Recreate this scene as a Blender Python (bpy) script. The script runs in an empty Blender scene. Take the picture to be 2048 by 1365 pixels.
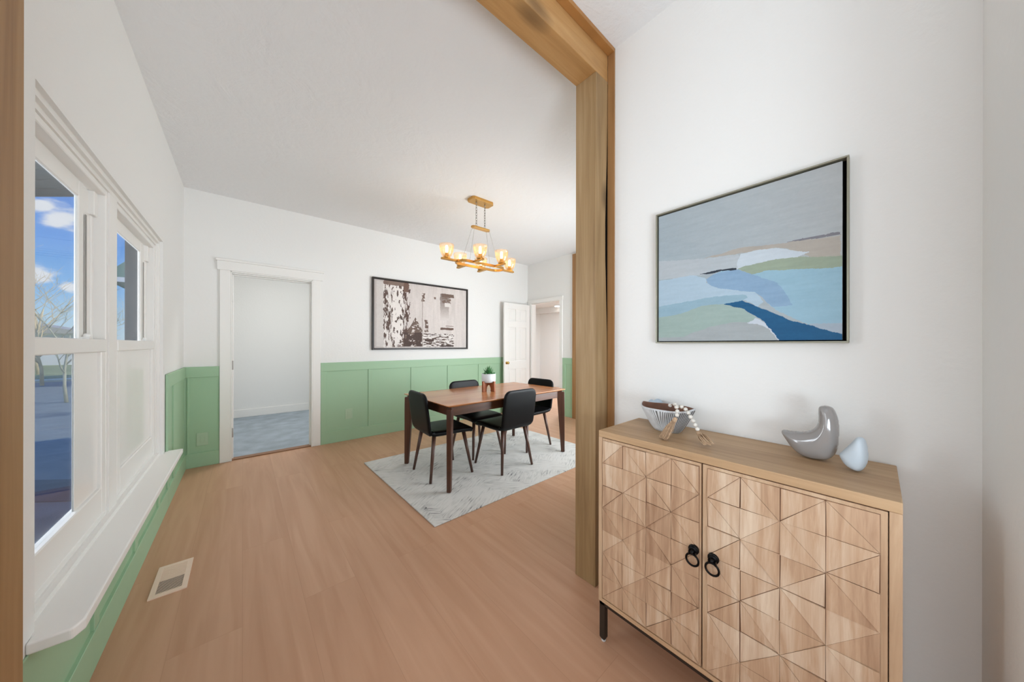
import bpy, bmesh, math, random
import numpy as np
from mathutils import Vector, Matrix

C = bpy.context.scene.collection
PI = math.pi
random.seed(7)

# ------------------------------------------------------------------ camera
cd = bpy.data.cameras.new('camera')
cam = bpy.data.objects.new('camera', cd)
C.objects.link(cam)
YAW = math.radians(-40.672)
cam.matrix_world = (Matrix.Translation((0, 0, 1.3)) @ Matrix.Rotation(YAW, 4, 'Z')
                    @ Matrix.Rotation(math.radians(90), 4, 'X') @ Matrix.Rotation(math.radians(0.0946), 4, 'Z'))
cd.sensor_width = 36
cd.lens = 626.39 / 2048 * 36
cd.shift_y = 7.29 / 2048
cd.clip_start = 0.02
cd.clip_end = 300
bpy.context.scene.camera = cam

# ------------------------------------------------------------------ world
def lin(c):
    if max(c) > 1.0:
        c = [x / 255 for x in c]
    return tuple((x / 12.92 if x <= 0.04045 else ((x + 0.055) / 1.055) ** 2.4) for x in c[:3]) + (1,)

W = bpy.data.worlds.new('world')
bpy.context.scene.world = W
W.use_nodes = True
nt = W.node_tree
nt.nodes.clear()
N = nt.nodes.new
out = N('ShaderNodeOutputWorld'); bg = N('ShaderNodeBackground')
tc = N('ShaderNodeTexCoord'); sep = N('ShaderNodeSeparateXYZ')
nt.links.new(tc.outputs['Generated'], sep.inputs[0])
ramp = N('ShaderNodeValToRGB')
nt.links.new(sep.outputs['Z'], ramp.inputs[0])
els = ramp.color_ramp.elements
els[0].position = 0.0; els[0].color = lin((196, 220, 238))
els[1].position = 0.30; els[1].color = lin((70, 134, 226))
for p, c in ((0.05, (178, 215, 243)), (0.11, (124, 186, 246)), (0.19, (92, 160, 243))):
    e = els.new(p); e.color = lin(c)
noi = N('ShaderNodeTexNoise'); noi.inputs['Scale'].default_value = 7; noi.inputs['Detail'].default_value = 6
mp = N('ShaderNodeMapping'); mp.inputs['Scale'].default_value = (1, 1, 2.2); mp.inputs['Location'].default_value = (.35, .2, .1)
nt.links.new(tc.outputs['Generated'], mp.inputs[0]); nt.links.new(mp.outputs[0], noi.inputs['Vector'])
# two soft cloud banks placed on the sky dome, broken up by the noise
def cloud(az, el, r):
    d = (math.sin(math.radians(az)) * math.cos(math.radians(el)), math.cos(math.radians(az)) * math.cos(math.radians(el)), math.sin(math.radians(el)))
    dist = N('ShaderNodeVectorMath'); dist.operation = 'DISTANCE'; dist.inputs[1].default_value = d
    nt.links.new(tc.outputs['Generated'], dist.inputs[0])
    mr = N('ShaderNodeMapRange'); mr.inputs['From Min'].default_value = 0; mr.inputs['From Max'].default_value = r
    mr.inputs['To Min'].default_value = 1; mr.inputs['To Max'].default_value = 0
    nt.links.new(dist.outputs['Value'], mr.inputs['Value'])
    return mr.outputs[0]
outs = [cloud(-14.6, 12.9, .042), cloud(-15.6, 13.8, .03), cloud(-15.9, 6.9, .03), cloud(-14.0, 6.0, .02), cloud(30, 25, .3), cloud(-70, 20, .3), cloud(150, 30, .5)]
acc = outs[0]
for o in outs[1:]:
    m = N('ShaderNodeMath'); m.operation = 'MAXIMUM'
    nt.links.new(acc, m.inputs[0]); nt.links.new(o, m.inputs[1]); acc = m.outputs[0]
noi.inputs['Scale'].default_value = 26
ms = N('ShaderNodeMath'); ms.operation = 'MULTIPLY_ADD'; ms.inputs[1].default_value = 1.5
nt.links.new(noi.outputs['Fac'], ms.inputs[0]); nt.links.new(acc, ms.inputs[2])
mr2 = N('ShaderNodeMapRange'); mr2.interpolation_type = 'SMOOTHSTEP'
mr2.inputs['From Min'].default_value = 1.02; mr2.inputs['From Max'].default_value = 1.5
nt.links.new(ms.outputs[0], mr2.inputs['Value'])
gate = N('ShaderNodeMath'); gate.operation = 'MULTIPLY'
g2 = N('ShaderNodeMapRange'); g2.inputs['From Max'].default_value = .25
nt.links.new(acc, g2.inputs['Value']); nt.links.new(g2.outputs[0], gate.inputs[1]); nt.links.new(mr2.outputs[0], gate.inputs[0])
mixc = N('ShaderNodeMixRGB'); mixc.inputs[2].default_value = lin((236, 240, 250))
nt.links.new(ramp.outputs[0], mixc.inputs[1]); nt.links.new(gate.outputs[0], mixc.inputs[0])
nt.links.new(mixc.outputs[0], bg.inputs['Color'])
bg.inputs['Strength'].default_value = 1.0
nt.links.new(bg.outputs[0], out.inputs[0])

# ------------------------------------------------------------------ large lights
def area(name, loc, target, sx, sy, power, col=(1, 1, 1), spread=PI):
    l = bpy.data.lights.new(name, 'AREA'); l.shape = 'RECTANGLE'; l.size = sx; l.size_y = sy
    l.energy = power; l.color = col; l.spread = spread
    o = bpy.data.objects.new(name, l); C.objects.link(o); o.location = loc
    d = Vector(target) - Vector(loc)
    o.rotation_euler = d.to_track_quat('-Z', 'Y').to_euler()
    return o
K = 1.0
COOL = (.83, .92, 1)
area('daylight_left_windows', (-2.2, 3.35, 1.55), (0.8, 1.9, 1.25), 1.6, 1.7, 112 * K, (.92, .96, 1))
area('fill_living_room', (-3.2, -.55, 1.45), (1.5, -.1, .6), 1.7, 2.0, 40 * K, (.80, .91, 1))  # unseen fill lamp added to brighten the entry wall and cabinet
area('fill_living_room_back', (.6, -3.6, 1.6), (.9, 1.5, 1.5), 2.8, 2.0, 46 * K, COOL)  # added fill from behind the camera, no known source there
area('fill_up_at_ceiling', (.1, -1.0, 1.0), (.4, -.1, 2.93), .9, .9, 42 * K, (.79, .91, 1))  # upward fill lamp added to lift and neutralise the ceiling
area('fill_dining_side', (3.0, 1.22, 1.25), (1.6, 4.2, 1.55), 2.6, 1.5, 96 * K, (.88, .94, 1), 2.5)  # added fill for the dining room, out of view past the post
area('fill_side_room', (.8, 5.6, 2.7), (.5, 6.4, 0), .8, .8, 36 * K, (1, .98, .95))  # unseen lamp added to brighten the room past the doorway
area('fill_hallway', (5.8, 4.6, 2.42), (5.8, 4.6, 0), .5, .5, 75 * K, (.82, .92, 1))  # extra unseen lamp added for the hall, apart from its visible light

sl = bpy.data.lights.new('sun', 'SUN'); sl.energy = 2.4; sl.angle = math.radians(.6); sl.color = (1, .95, .86)
so = bpy.data.objects.new('sun', sl); C.objects.link(so)
so.rotation_euler = Vector((-.62, .42, -.62)).to_track_quat('-Z', 'Y').to_euler()

sc = bpy.context.scene
sc.view_settings.view_transform = 'Standard'
sc.view_settings.look = 'None'
sc.view_settings.gamma = 1
sc.view_settings.exposure = 0.0
sc.view_settings.use_curve_mapping = False
sc.cycles.max_bounces = 12
sc.cycles.diffuse_bounces = 8
sc.cycles.transparent_max_bounces = 24

# ------------------------------------------------------------------ materials
def newmat(name):
    m = bpy.data.materials.new(name); m.use_nodes = True
    t = m.node_tree
    return m, t, t.nodes['Principled BSDF']

def plain(name, col, rough=.5, metal=0.0, bump=0.0, bscale=60, var=0.0, vscale=4, spec=.5, coat=0.0):
    m, t, b = newmat(name)
    b.inputs['Base Color'].default_value = lin(col)
    b.inputs['Roughness'].default_value = rough
    b.inputs['Metallic'].default_value = metal
    b.inputs['Specular IOR Level'].default_value = spec
    b.inputs['Coat Weight'].default_value = coat
    tcn = t.nodes.new('ShaderNodeTexCoord')
    if var:
        n = t.nodes.new('ShaderNodeTexNoise'); n.inputs['Scale'].default_value = vscale; n.inputs['Detail'].default_value = 5
        t.links.new(tcn.outputs['Object'], n.inputs['Vector'])
        r = t.nodes.new('ShaderNodeValToRGB')
        c = lin(col)
        r.color_ramp.elements[0].position = .3; r.color_ramp.elements[1].position = .7
        r.color_ramp.elements[0].color = tuple(x * (1 - var) for x in c[:3]) + (1,)
        r.color_ramp.elements[1].color = tuple(min(1, x * (1 + var)) for x in c[:3]) + (1,)
        t.links.new(n.outputs['Fac'], r.inputs[0]); t.links.new(r.outputs[0], b.inputs['Base Color'])
    if bump:
        n = t.nodes.new('ShaderNodeTexNoise'); n.inputs['Scale'].default_value = bscale; n.inputs['Detail'].default_value = 4
        t.links.new(tcn.outputs['Object'], n.inputs['Vector'])
        bp = t.nodes.new('ShaderNodeBump'); bp.inputs['Strength'].default_value = bump; bp.inputs['Distance'].default_value = .01
        t.links.new(n.outputs['Fac'], bp.inputs['Height']); t.links.new(bp.outputs[0], b.inputs['Normal'])
    return m

def wood(name, dark, mid, light, axis='Z', freq=28, stretch=.05, rough=.5, knots=0.0, bump=.15, patch=.35, attr=None):
    """streaky grain running along one axis, broad tone patches, optional knots"""
    m, t, b = newmat(name)
    L = t.links.new; Nn = t.nodes.new
    tcn = Nn('ShaderNodeTexCoord'); mpn = Nn('ShaderNodeMapping')
    s = [freq, freq, freq]; s['XYZ'.index(axis)] = freq * stretch
    mpn.inputs['Scale'].default_value = s
    L(tcn.outputs['Object'], mpn.inputs[0])
    n1 = Nn('ShaderNodeTexNoise'); n1.inputs['Scale'].default_value = 1; n1.inputs['Detail'].default_value = 7
    n1.inputs['Roughness'].default_value = .62; n1.inputs['Distortion'].default_value = .5
    L(mpn.outputs[0], n1.inputs['Vector'])
    mp2 = Nn('ShaderNodeMapping'); s2 = [5, 5, 5]; s2['XYZ'.index(axis)] = 1.1; mp2.inputs['Scale'].default_value = s2
    L(tcn.outputs['Object'], mp2.inputs[0])
    n2 = Nn('ShaderNodeTexNoise'); n2.inputs['Scale'].default_value = 1; n2.inputs['Detail'].default_value = 2
    L(mp2.outputs[0], n2.inputs['Vector'])
    mx = Nn('ShaderNodeMix'); mx.inputs['Factor'].default_value = patch
    L(n1.outputs['Fac'], mx.inputs['A']); L(n2.outputs['Fac'], mx.inputs['B'])
    fac = mx.outputs['Result']
    if attr:
        a = Nn('ShaderNodeAttribute'); a.attribute_name = attr
        ad = Nn('ShaderNodeMath'); ad.operation = 'MULTIPLY_ADD'; ad.inputs[1].default_value = .12; 
        L(a.outputs['Fac'], ad.inputs[0]); L(fac, ad.inputs[2])
        sb = Nn('ShaderNodeMath'); sb.operation = 'SUBTRACT'; sb.inputs[1].default_value = .06
        L(ad.outputs[0], sb.inputs[0]); fac = sb.outputs[0]
    r = Nn('ShaderNodeValToRGB'); e = r.color_ramp.elements
    e[0].position = .32; e[0].color = lin(dark); e[1].position = .68; e[1].color = lin(light)
    k = e.new(.5); k.color = lin(mid)
    L(fac, r.inputs[0])
    col = r.outputs[0]
    if knots:
        mp3 = Nn('ShaderNodeMapping'); s3 = [knots * 1.3] * 3; s3['XYZ'.index(axis)] = knots * .55; mp3.inputs['Scale'].default_value = s3
        L(tcn.outputs['Object'], mp3.inputs[0])
        v = Nn('ShaderNodeTexVoronoi'); v.inputs['Scale'].default_value = 1
        L(mp3.outputs[0], v.inputs['Vector'])
        kr = Nn('ShaderNodeMapRange'); kr.inputs['From Min'].default_value = .09; kr.inputs['From Max'].default_value = .19
        kr.inputs['To Min'].default_value = .6; kr.inputs['To Max'].default_value = 0
        L(v.outputs['Distance'], kr.inputs['Value'])
        mk = Nn('ShaderNodeMixRGB'); mk.inputs[2].default_value = lin([x * .5 for x in dark])
        L(kr.outputs[0], mk.inputs[0]); L(col, mk.inputs[1]); col = mk.outputs[0]
    L(col, b.inputs['Base Color'])
    b.inputs['Roughness'].default_value = rough
    bp = Nn('ShaderNodeBump'); bp.inputs['Strength'].default_value = bump; bp.inputs['Distance'].default_value = .004
    L(n1.outputs['Fac'], bp.inputs['Height']); L(bp.outputs[0], b.inputs['Normal'])
    return m

M = {}
M['wall'] = plain('wall_paint', (233, 233, 231), .75, bump=.12, bscale=45)
M['white'] = plain('white_trim_paint', (236, 235, 232), .42)
M['green'] = plain('green_paint', (160, 193, 160), .55, bump=.04, bscale=80)
M['green_plate'] = plain('pale_green_plate', (172, 196, 168), .4)
M['post'] = wood('cedar_post', (132, 103, 67), (157, 128, 89), (178, 151, 113), 'Z', 26, .05, .55, knots=3.2)
M['beam'] = wood('cedar_beam', (156, 112, 62), (180, 136, 84), (196, 156, 104), 'X', 22, .06, .55, knots=2.6)
M['trimwood'] = wood('trim_board', (140, 102, 62), (158, 116, 72), (172, 132, 88), 'Z', 30, .04, .5)
M['cab'] = wood('washed_pine', (158, 122, 94), (194, 161, 131), (224, 204, 180), 'Z', 44, .07, .6, knots=0, attr='tone', patch=.45)
M['cabtop'] = wood('pine_top', (162, 130, 96), (186, 153, 116), (204, 173, 136), 'Y', 26, .06, .5, patch=.4)
M['cabside'] = wood('pine_frame', (166, 134, 104), (192, 160, 128), (210, 184, 154), 'Z', 30, .06, .6)
M['groove'] = plain('groove_stained_wood', (104, 70, 48), .8)
M['darkwood'] = wood('walnut', (52, 28, 18), (74, 42, 28), (94, 56, 38), 'Z', 24, .05, .38)
M['darkwoodx'] = wood('walnut_rail', (60, 34, 20), (84, 50, 32), (104, 66, 42), 'X', 24, .05, .35)
M['tabletop'] = wood('cherry_top', (160, 100, 60), (180, 118, 74), (196, 134, 88), 'X', 20, .05, .22, bump=.02, patch=.5)
M['plantwood'] = wood('plant_stand_wood', (120, 62, 30), (146, 80, 42), (166, 98, 56), 'Z', 30, .06, .45)
M['leather'] = plain('black_leather', (6, 6, 8), .42, bump=.08, bscale=140, spec=.2)
M['chairleg'] = wood('brown_leg', (60, 38, 30), (80, 53, 43), (98, 68, 56), 'Z', 30, .05, .35)
M['black'] = plain('black_metal', (26, 22, 20), .4, metal=.6)
M['legmetal'] = plain('dark_leg_metal', (48, 38, 30), .5, metal=.3)
M['iron'] = plain('black_iron', (14, 14, 15), .35, metal=.7)
M['brass'] = plain('brushed_gold', (206, 160, 92), .36, metal=1.0)
M['brassknob'] = plain('polished_brass', (196, 160, 92), .25, metal=1.0)
M['steel'] = plain('steel', (190, 190, 188), .35, metal=1.0)
M['cable'] = plain('grey_cable', (150, 148, 142), .4, metal=.4)
M['hinge'] = plain('hinge_metal', (176, 174, 170), .45, metal=.5)
M['pot'] = plain('white_pot', (214, 219, 222), .5)
M['soil'] = plain('soil', (60, 44, 34), .95, bump=.5, bscale=90)
M['leaf'] = plain('succulent_leaf', (58, 118, 62), .45, var=.3, vscale=30)
M['frame_dark'] = plain('dark_frame', (28, 19, 15), .4)
M['frame_champ'] = plain('champagne_frame', (150, 148, 132), .35, metal=.35)
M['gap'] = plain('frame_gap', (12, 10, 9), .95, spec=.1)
M['birdgrey'] = plain('grey_glaze', (146, 142, 140), .12, coat=.6)
M['birdblue'] = plain('pale_blue_ceramic', (178, 196, 212), .45)
M['birdwhite'] = plain('white_ceramic', (196, 208, 218), .42)
M['bead'] = plain('white_bead', (220, 216, 208), .6, var=.06, vscale=60)
M['jute'] = plain('jute', (190, 160, 130), .9, var=.2, vscale=120)
M['bowlin'] = plain('bowl_inside', (120, 84, 66), .7, var=.25, vscale=20)
M['vent'] = plain('vent_beige', (234, 208, 190), .5)
M['ventdark'] = plain('duct_dark', (60, 54, 48), .8)
M['threshold'] = plain('threshold_wood', (140, 100, 70), .5)
M['blank'] = plain('blank_pane_white', (240, 239, 236), .3, coat=.3)
M['rubber'] = plain('white_foot', (210, 208, 204), .6)

def glass(name, tint, refl=1.0):
    m = bpy.data.materials.new(name); m.use_nodes = True
    t = m.node_tree; t.nodes.clear()
    o = t.nodes.new('ShaderNodeOutputMaterial'); tr = t.nodes.new('ShaderNodeBsdfTransparent'); gl = t.nodes.new('ShaderNodeBsdfGlossy')
    fr = t.nodes.new('ShaderNodeFresnel'); mx = t.nodes.new('ShaderNodeMixShader'); mu = t.nodes.new('ShaderNodeMath')
    tr.inputs[0].default_value = tint; gl.inputs['Roughness'].default_value = .03
    mu.operation = 'MULTIPLY'; mu.inputs[1].default_value = refl; fr.inputs[0].default_value = 1.45
    t.links.new(fr.outputs[0], mu.inputs[0]); t.links.new(mu.outputs[0], mx.inputs[0])
    t.links.new(tr.outputs[0], mx.inputs[1]); t.links.new(gl.outputs[0], mx.inputs[2]); t.links.new(mx.outputs[0], o.inputs[0])
    return m
M['glass'] = glass('window_glass', (.97, .98, .98, 1), .25)
M['amber'] = glass('amber_shade_glass', (1, .975, .93, 1), .4)
_t = M['amber'].node_tree; _o = [n for n in _t.nodes if n.type == 'OUTPUT_MATERIAL'][0]; _src = _o.inputs[0].links[0].from_socket
_tl = _t.nodes.new('ShaderNodeBsdfTranslucent'); _tl.inputs[0].default_value = lin((255, 214, 160)); _mm = _t.nodes.new('ShaderNodeMixShader'); _mm.inputs[0].default_value = .10
_t.links.new(_src, _mm.inputs[1]); _t.links.new(_tl.outputs[0], _mm.inputs[2]); _t.links.new(_mm.outputs[0], _o.inputs[0])

def emit(name, col, s):
    m = bpy.data.materials.new(name); m.use_nodes = True
    b = m.node_tree.nodes['Principled BSDF']
    b.inputs['Base Color'].default_value = lin(col); b.inputs['Emission Color'].default_value = lin(col); b.inputs['Emission Strength'].default_value = s
    return m
M['bulb'] = emit('lit_filament', (255, 212, 140), 30)
M['downlight'] = emit('lit_downlight', (255, 250, 240), 6)

# ceiling plaster: knockdown trowel marks
def ceiling_mat():
    m, t, b = newmat('ceiling_plaster')
    b.inputs['Base Color'].default_value = lin((231, 232, 233)); b.inputs['Roughness'].default_value = .8
    tcn = t.nodes.new('ShaderNodeTexCoord')
    n = t.nodes.new('ShaderNodeTexNoise'); n.inputs['Scale'].default_value = 3.2; n.inputs['Detail'].default_value = 8; n.inputs['Roughness'].default_value = .6; n.inputs['Distortion'].default_value = 1.2
    t.links.new(tcn.outputs['Object'], n.inputs['Vector'])
    v = t.nodes.new('ShaderNodeTexNoise'); v.inputs['Scale'].default_value = 24; v.inputs['Detail'].default_value = 3
    t.links.new(tcn.outputs['Object'], v.inputs['Vector'])
    mu = t.nodes.new('ShaderNodeMath'); mu.operation = 'MULTIPLY_ADD'; mu.inputs[1].default_value = .25
    t.links.new(v.outputs['Fac'], mu.inputs[0]); t.links.new(n.outputs['Fac'], mu.inputs[2])
    bp = t.nodes.new('ShaderNodeBump'); bp.inputs['Strength'].default_value = .35; bp.inputs['Distance'].default_value = .03
    t.links.new(mu.outputs[0], bp.inputs['Height']); t.links.new(bp.outputs[0], b.inputs['Normal'])
    return m
M['ceiling'] = ceiling_mat()

# laminate floor: long planks running along Y
def floor_mat():
    m, t, b = newmat('laminate_floor')
    L = t.links.new; Nn = t.nodes.new
    tcn = Nn('ShaderNodeTexCoord'); mpn = Nn('ShaderNodeMapping'); mpn.inputs['Rotation'].default_value = (0, 0, PI / 2)
    L(tcn.outputs['Object'], mpn.inputs[0])
    br = Nn('ShaderNodeTexBrick'); br.offset = .37; br.inputs['Scale'].default_value = 1
    br.inputs['Brick Width'].default_value = 1.9; br.inputs['Row Height'].default_value = .24
    br.inputs['Mortar Size'].default_value = .0012; br.inputs['Mortar Smooth'].default_value = .3; br.inputs['Bias'].default_value = 0
    br.inputs['Color1'].default_value = (0, 0, 0, 1); br.inputs['Color2'].default_value = (1, 1, 1, 1); br.inputs['Mortar'].default_value = (.5, .5, .5, 1)
    L(mpn.outputs[0], br.inputs['Vector'])
    sp = Nn('ShaderNodeMapping'); sp.inputs['Scale'].default_value = (16, 1.0, 16); L(tcn.outputs['Object'], sp.inputs[0])
    # each plank gets its own stretch of grain
    addv = Nn('ShaderNodeVectorMath'); addv.operation = 'ADD'
    sv = Nn('ShaderNodeVectorMath'); sv.operation = 'SCALE'; sv.inputs['Scale'].default_value = 9
    L(br.outputs['Color'], sv.inputs[0]); L(sp.outputs[0], addv.inputs[0]); L(sv.outputs[0], addv.inputs[1])
    n = Nn('ShaderNodeTexNoise'); n.inputs['Scale'].default_value = 1; n.inputs['Detail'].default_value = 6; n.inputs['Distortion'].default_value = .8
    L(addv.outputs[0], n.inputs['Vector'])
    mx = Nn('ShaderNodeMix'); mx.inputs['Factor'].default_value = .14
    L(n.outputs['Fac'], mx.inputs['A']); L(br.outputs['Color'], mx.inputs['B'])
    r = Nn('ShaderNodeValToRGB'); e = r.color_ramp.elements
    e[0].position = .25; e[0].color = lin((184, 140, 110)); e[1].position = .75; e[1].color = lin((202, 160, 131))
    L(mx.outputs['Result'], r.inputs[0])
    mk = Nn('ShaderNodeMixRGB'); mk.inputs[2].default_value = lin((150, 108, 78))
    fm = Nn('ShaderNodeMath'); fm.operation = 'MULTIPLY'; fm.inputs[1].default_value = .32
    L(br.outputs['Fac'], fm.inputs[0]); L(fm.outputs[0], mk.inputs[0]); L(r.outputs[0], mk.inputs[1])
    L(mk.outputs[0], b.inputs['Base Color']); b.inputs['Roughness'].default_value = .42
    b.inputs['Specular IOR Level'].default_value = .35
    return m
M['floor'] = floor_mat()
M['carpet'] = plain('grey_carpet', (168, 180, 190), .95, bump=.8, bscale=220, var=.16, vscale=5)

def rug_mat():
    m, t, b = newmat('woven_rug')
    L = t.links.new; Nn = t.nodes.new
    tcn = Nn('ShaderNodeTexCoord')
    cell = Nn('ShaderNodeTexVoronoi'); cell.inputs['Scale'].default_value = 3.4
    L(tcn.outputs['Object'], cell.inputs['Vector'])
    sepc = Nn('ShaderNodeSeparateColor'); L(cell.outputs['Color'], sepc.inputs[0])
    # dashes in one of two diagonal directions per patch
    def streak(rot):
        mp_ = Nn('ShaderNodeMapping'); mp_.inputs['Rotation'].default_value = (0, 0, rot); L(tcn.outputs['Object'], mp_.inputs[0])
        mp2_ = Nn('ShaderNodeMapping'); mp2_.inputs['Scale'].default_value = (9, 75, 1); L(mp_.outputs[0], mp2_.inputs[0])
        n_ = Nn('ShaderNodeTexNoise'); n_.inputs['Scale'].default_value = 1; n_.inputs['Detail'].default_value = 3; L(mp2_.outputs[0], n_.inputs['Vector'])
        return n_.outputs['Fac']
    a, c = streak(.62), streak(-.55)
    gt = Nn('ShaderNodeMath'); gt.operation = 'GREATER_THAN'; gt.inputs[1].default_value = .5; L(sepc.outputs[0], gt.inputs[0])
    mx = Nn('ShaderNodeMix'); L(gt.outputs[0], mx.inputs['Factor']); L(a, mx.inputs['A']); L(c, mx.inputs['B'])
    big = Nn('ShaderNodeTexNoise'); big.inputs['Scale'].default_value = 4.5; big.inputs['Detail'].default_value = 2; L(tcn.outputs['Object'], big.inputs['Vector'])
    md = Nn('ShaderNodeMath'); md.operation = 'MULTIPLY_ADD'; md.inputs[1].default_value = .6; L(big.outputs['Fac'], md.inputs[0]); L(mx.outputs['Result'], md.inputs[2])
    r = Nn('ShaderNodeValToRGB'); e = r.color_ramp.elements
    e[0].position = .55; e[0].color = lin((112, 110, 112)); e[1].position = .86; e[1].color = lin((212, 209, 205))
    k = e.new(.615); k.color = lin((176, 173, 171)); k = e.new(.70); k.color = lin((198, 196, 192))
    L(md.outputs[0], r.inputs[0]); L(r.outputs[0], b.inputs['Base Color']); b.inputs['Roughness'].default_value = .95
    f = Nn('ShaderNodeTexNoise'); f.inputs['Scale'].default_value = 240; L(tcn.outputs['Object'], f.inputs['Vector'])
    bp = Nn('ShaderNodeBump'); bp.inputs['Strength'].default_value = .5; bp.inputs['Distance'].default_value = .004
    L(f.outputs['Fac'], bp.inputs['Height']); L(bp.outputs[0], b.inputs['Normal'])
    return m
M['rug'] = rug_mat()

def art_mat(name, rough=.7):
    m, t, b = newmat(name)
    a = t.nodes.new('ShaderNodeAttribute'); a.attribute_name = 'paint'
    t.links.new(a.outputs['Color'], b.inputs['Base Color']); b.inputs['Roughness'].default_value = rough
    tcn = t.nodes.new('ShaderNodeTexCoord'); n = t.nodes.new('ShaderNodeTexNoise'); n.inputs['Scale'].default_value = 300
    t.links.new(tcn.outputs['Object'], n.inputs['Vector'])
    bp = t.nodes.new('ShaderNodeBump'); bp.inputs['Strength'].default_value = .15; bp.inputs['Distance'].default_value = .002
    t.links.new(n.outputs['Fac'], bp.inputs['Height']); t.links.new(bp.outputs[0], b.inputs['Normal'])
    return m

# ------------------------------------------------------------------ mesh helpers
class MB:
    """collects shapes, then links them as ONE mesh object"""
    def __init__(s): s.v = []; s.f = []; s.m = []; s.sm = []; s.mi = 0
    def add(s, vs, fs, smooth=False, mi=None):
        o = len(s.v); s.v += [tuple(p) for p in vs]
        for f in fs:
            s.f.append([o + i for i in f]); s.m.append(s.mi if mi is None else mi); s.sm.append(smooth)
        return s
    def box(s, x0, x1, y0, y1, z0, z1, **k):
        v = [(x, y, z) for x in (x0, x1) for y in (y0, y1) for z in (z0, z1)]
        return s.add(v, [(0, 1, 3, 2), (4, 6, 7, 5), (0, 4, 5, 1), (2, 3, 7, 6), (0, 2, 6, 4), (1, 5, 7, 3)], **k)
    def prism(s, pts, a, b, axis='Z', **k):
        """polygon pts (2D) extruded from a to b along axis"""
        def P(p, h):
            return {'Z': (p[0], p[1], h), 'Y': (p[0], h, p[1]), 'X': (h, p[0], p[1])}[axis]
        n = len(pts)
        v = [P(p, a) for p in pts] + [P(p, b) for p in pts]
        f = [list(range(n))[::-1], list(range(n, 2 * n))] + [(i, (i + 1) % n, n + (i + 1) % n, n + i) for i in range(n)]
        return s.add(v, f, **k)
    def tube(s, pts, rad, n=10, caps=True, smooth=True, **k):
        pts = [Vector(p) for p in pts]
        if not hasattr(rad, '__len__'): rad = [rad] * len(pts)
        vs = []; prev = None
        for i, p in enumerate(pts):
            d = (pts[min(i + 1, len(pts) - 1)] - pts[max(i - 1, 0)]).normalized()
            if prev is None:
                a = Vector((0, 0, 1)) if abs(d.z) < .9 else Vector((1, 0, 0))
                u = d.cross(a).normalized()
            else:
                u = (prev - d * prev.dot(d)).normalized()
            prev = u; w = d.cross(u)
            for j in range(n):
                t = 2 * PI * j / n
                vs.append(p + (u * math.cos(t) + w * math.sin(t)) * rad[i])
        fs = [(i * n + j, i * n + (j + 1) % n, (i + 1) * n + (j + 1) % n, (i + 1) * n + j) for i in range(len(pts) - 1) for j in range(n)]
        if caps: fs += [list(range(n))[::-1], list(range((len(pts) - 1) * n, len(pts) * n))]
        return s.add(vs, fs, smooth=smooth, **k)
    def lathe(s, prof, c=(0, 0, 0), n=32, smooth=True, **k):
        vs = []
        for r, z in prof:
            for j in range(n):
                t = 2 * PI * j / n; vs.append((c[0] + r * math.cos(t), c[1] + r * math.sin(t), c[2] + z))
        m = len(prof)
        fs = [(i * n + j, i * n + (j + 1) % n, (i + 1) * n + (j + 1) % n, (i + 1) * n + j) for i in range(m - 1) for j in range(n)]
        if prof[0][0] > 1e-6: fs.append(list(range(n))[::-1])
        if prof[-1][0] > 1e-6: fs.append(list(range((m - 1) * n, m * n)))
        return s.add(vs, fs, smooth=smooth, **k)
    def sphere(s, c, r, n=12, sz=1.0, **k):
        return s.lathe([(max(1e-4, r * math.sin(PI * i / n)), -r * sz * math.cos(PI * i / n)) for i in range(n + 1)], c, n * 2 if n < 10 else n + 8, **k)
    def torus(s, c, R, r, axis='X', n=28, m=10, sq=1.0, **k):
        vs = []
        for i in range(n):
            a = 2 * PI * i / n
            for j in range(m):
                b = 2 * PI * j / m; q = R + r * math.cos(b)
                x, y, z = q * math.cos(a), q * math.sin(a) * sq, r * math.sin(b)
                p = {'X': (z, x, y), 'Y': (x, z, y), 'Z': (x, y, z)}[axis]
                vs.append((c[0] + p[0], c[1] + p[1], c[2] + p[2]))
        fs = [(i * m + j, ((i + 1) % n) * m + j, ((i + 1) % n) * m + (j + 1) % m, i * m + (j + 1) % m) for i in range(n) for j in range(m)]
        return s.add(vs, fs, smooth=True, **k)
    def build(s, name, mat, parent=None, bevel=0, seg=2, sub=0):
        me = bpy.data.meshes.new(name)
        me.from_pydata(s.v, [], s.f)
        mats = mat if isinstance(mat, (list, tuple)) else [mat]
        for m in mats: me.materials.append(m)
        me.polygons.foreach_set('material_index', s.m)
        me.polygons.foreach_set('use_smooth', s.sm)
        bm = bmesh.new(); bm.from_mesh(me); bmesh.ops.recalc_face_normals(bm, faces=bm.faces); bm.to_mesh(me); bm.free()
        me.update()
        o = bpy.data.objects.new(name, me); C.objects.link(o)
        if parent: o.parent = parent
        if bevel:
            b = o.modifiers.new('bevel', 'BEVEL'); b.width = bevel; b.segments = seg; b.limit_method = 'ANGLE'; b.angle_limit = math.radians(40)
            b.harden_normals = False
        if sub:
            q = o.modifiers.new('sub', 'SUBSURF'); q.levels = sub; q.render_levels = sub
        return o

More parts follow.
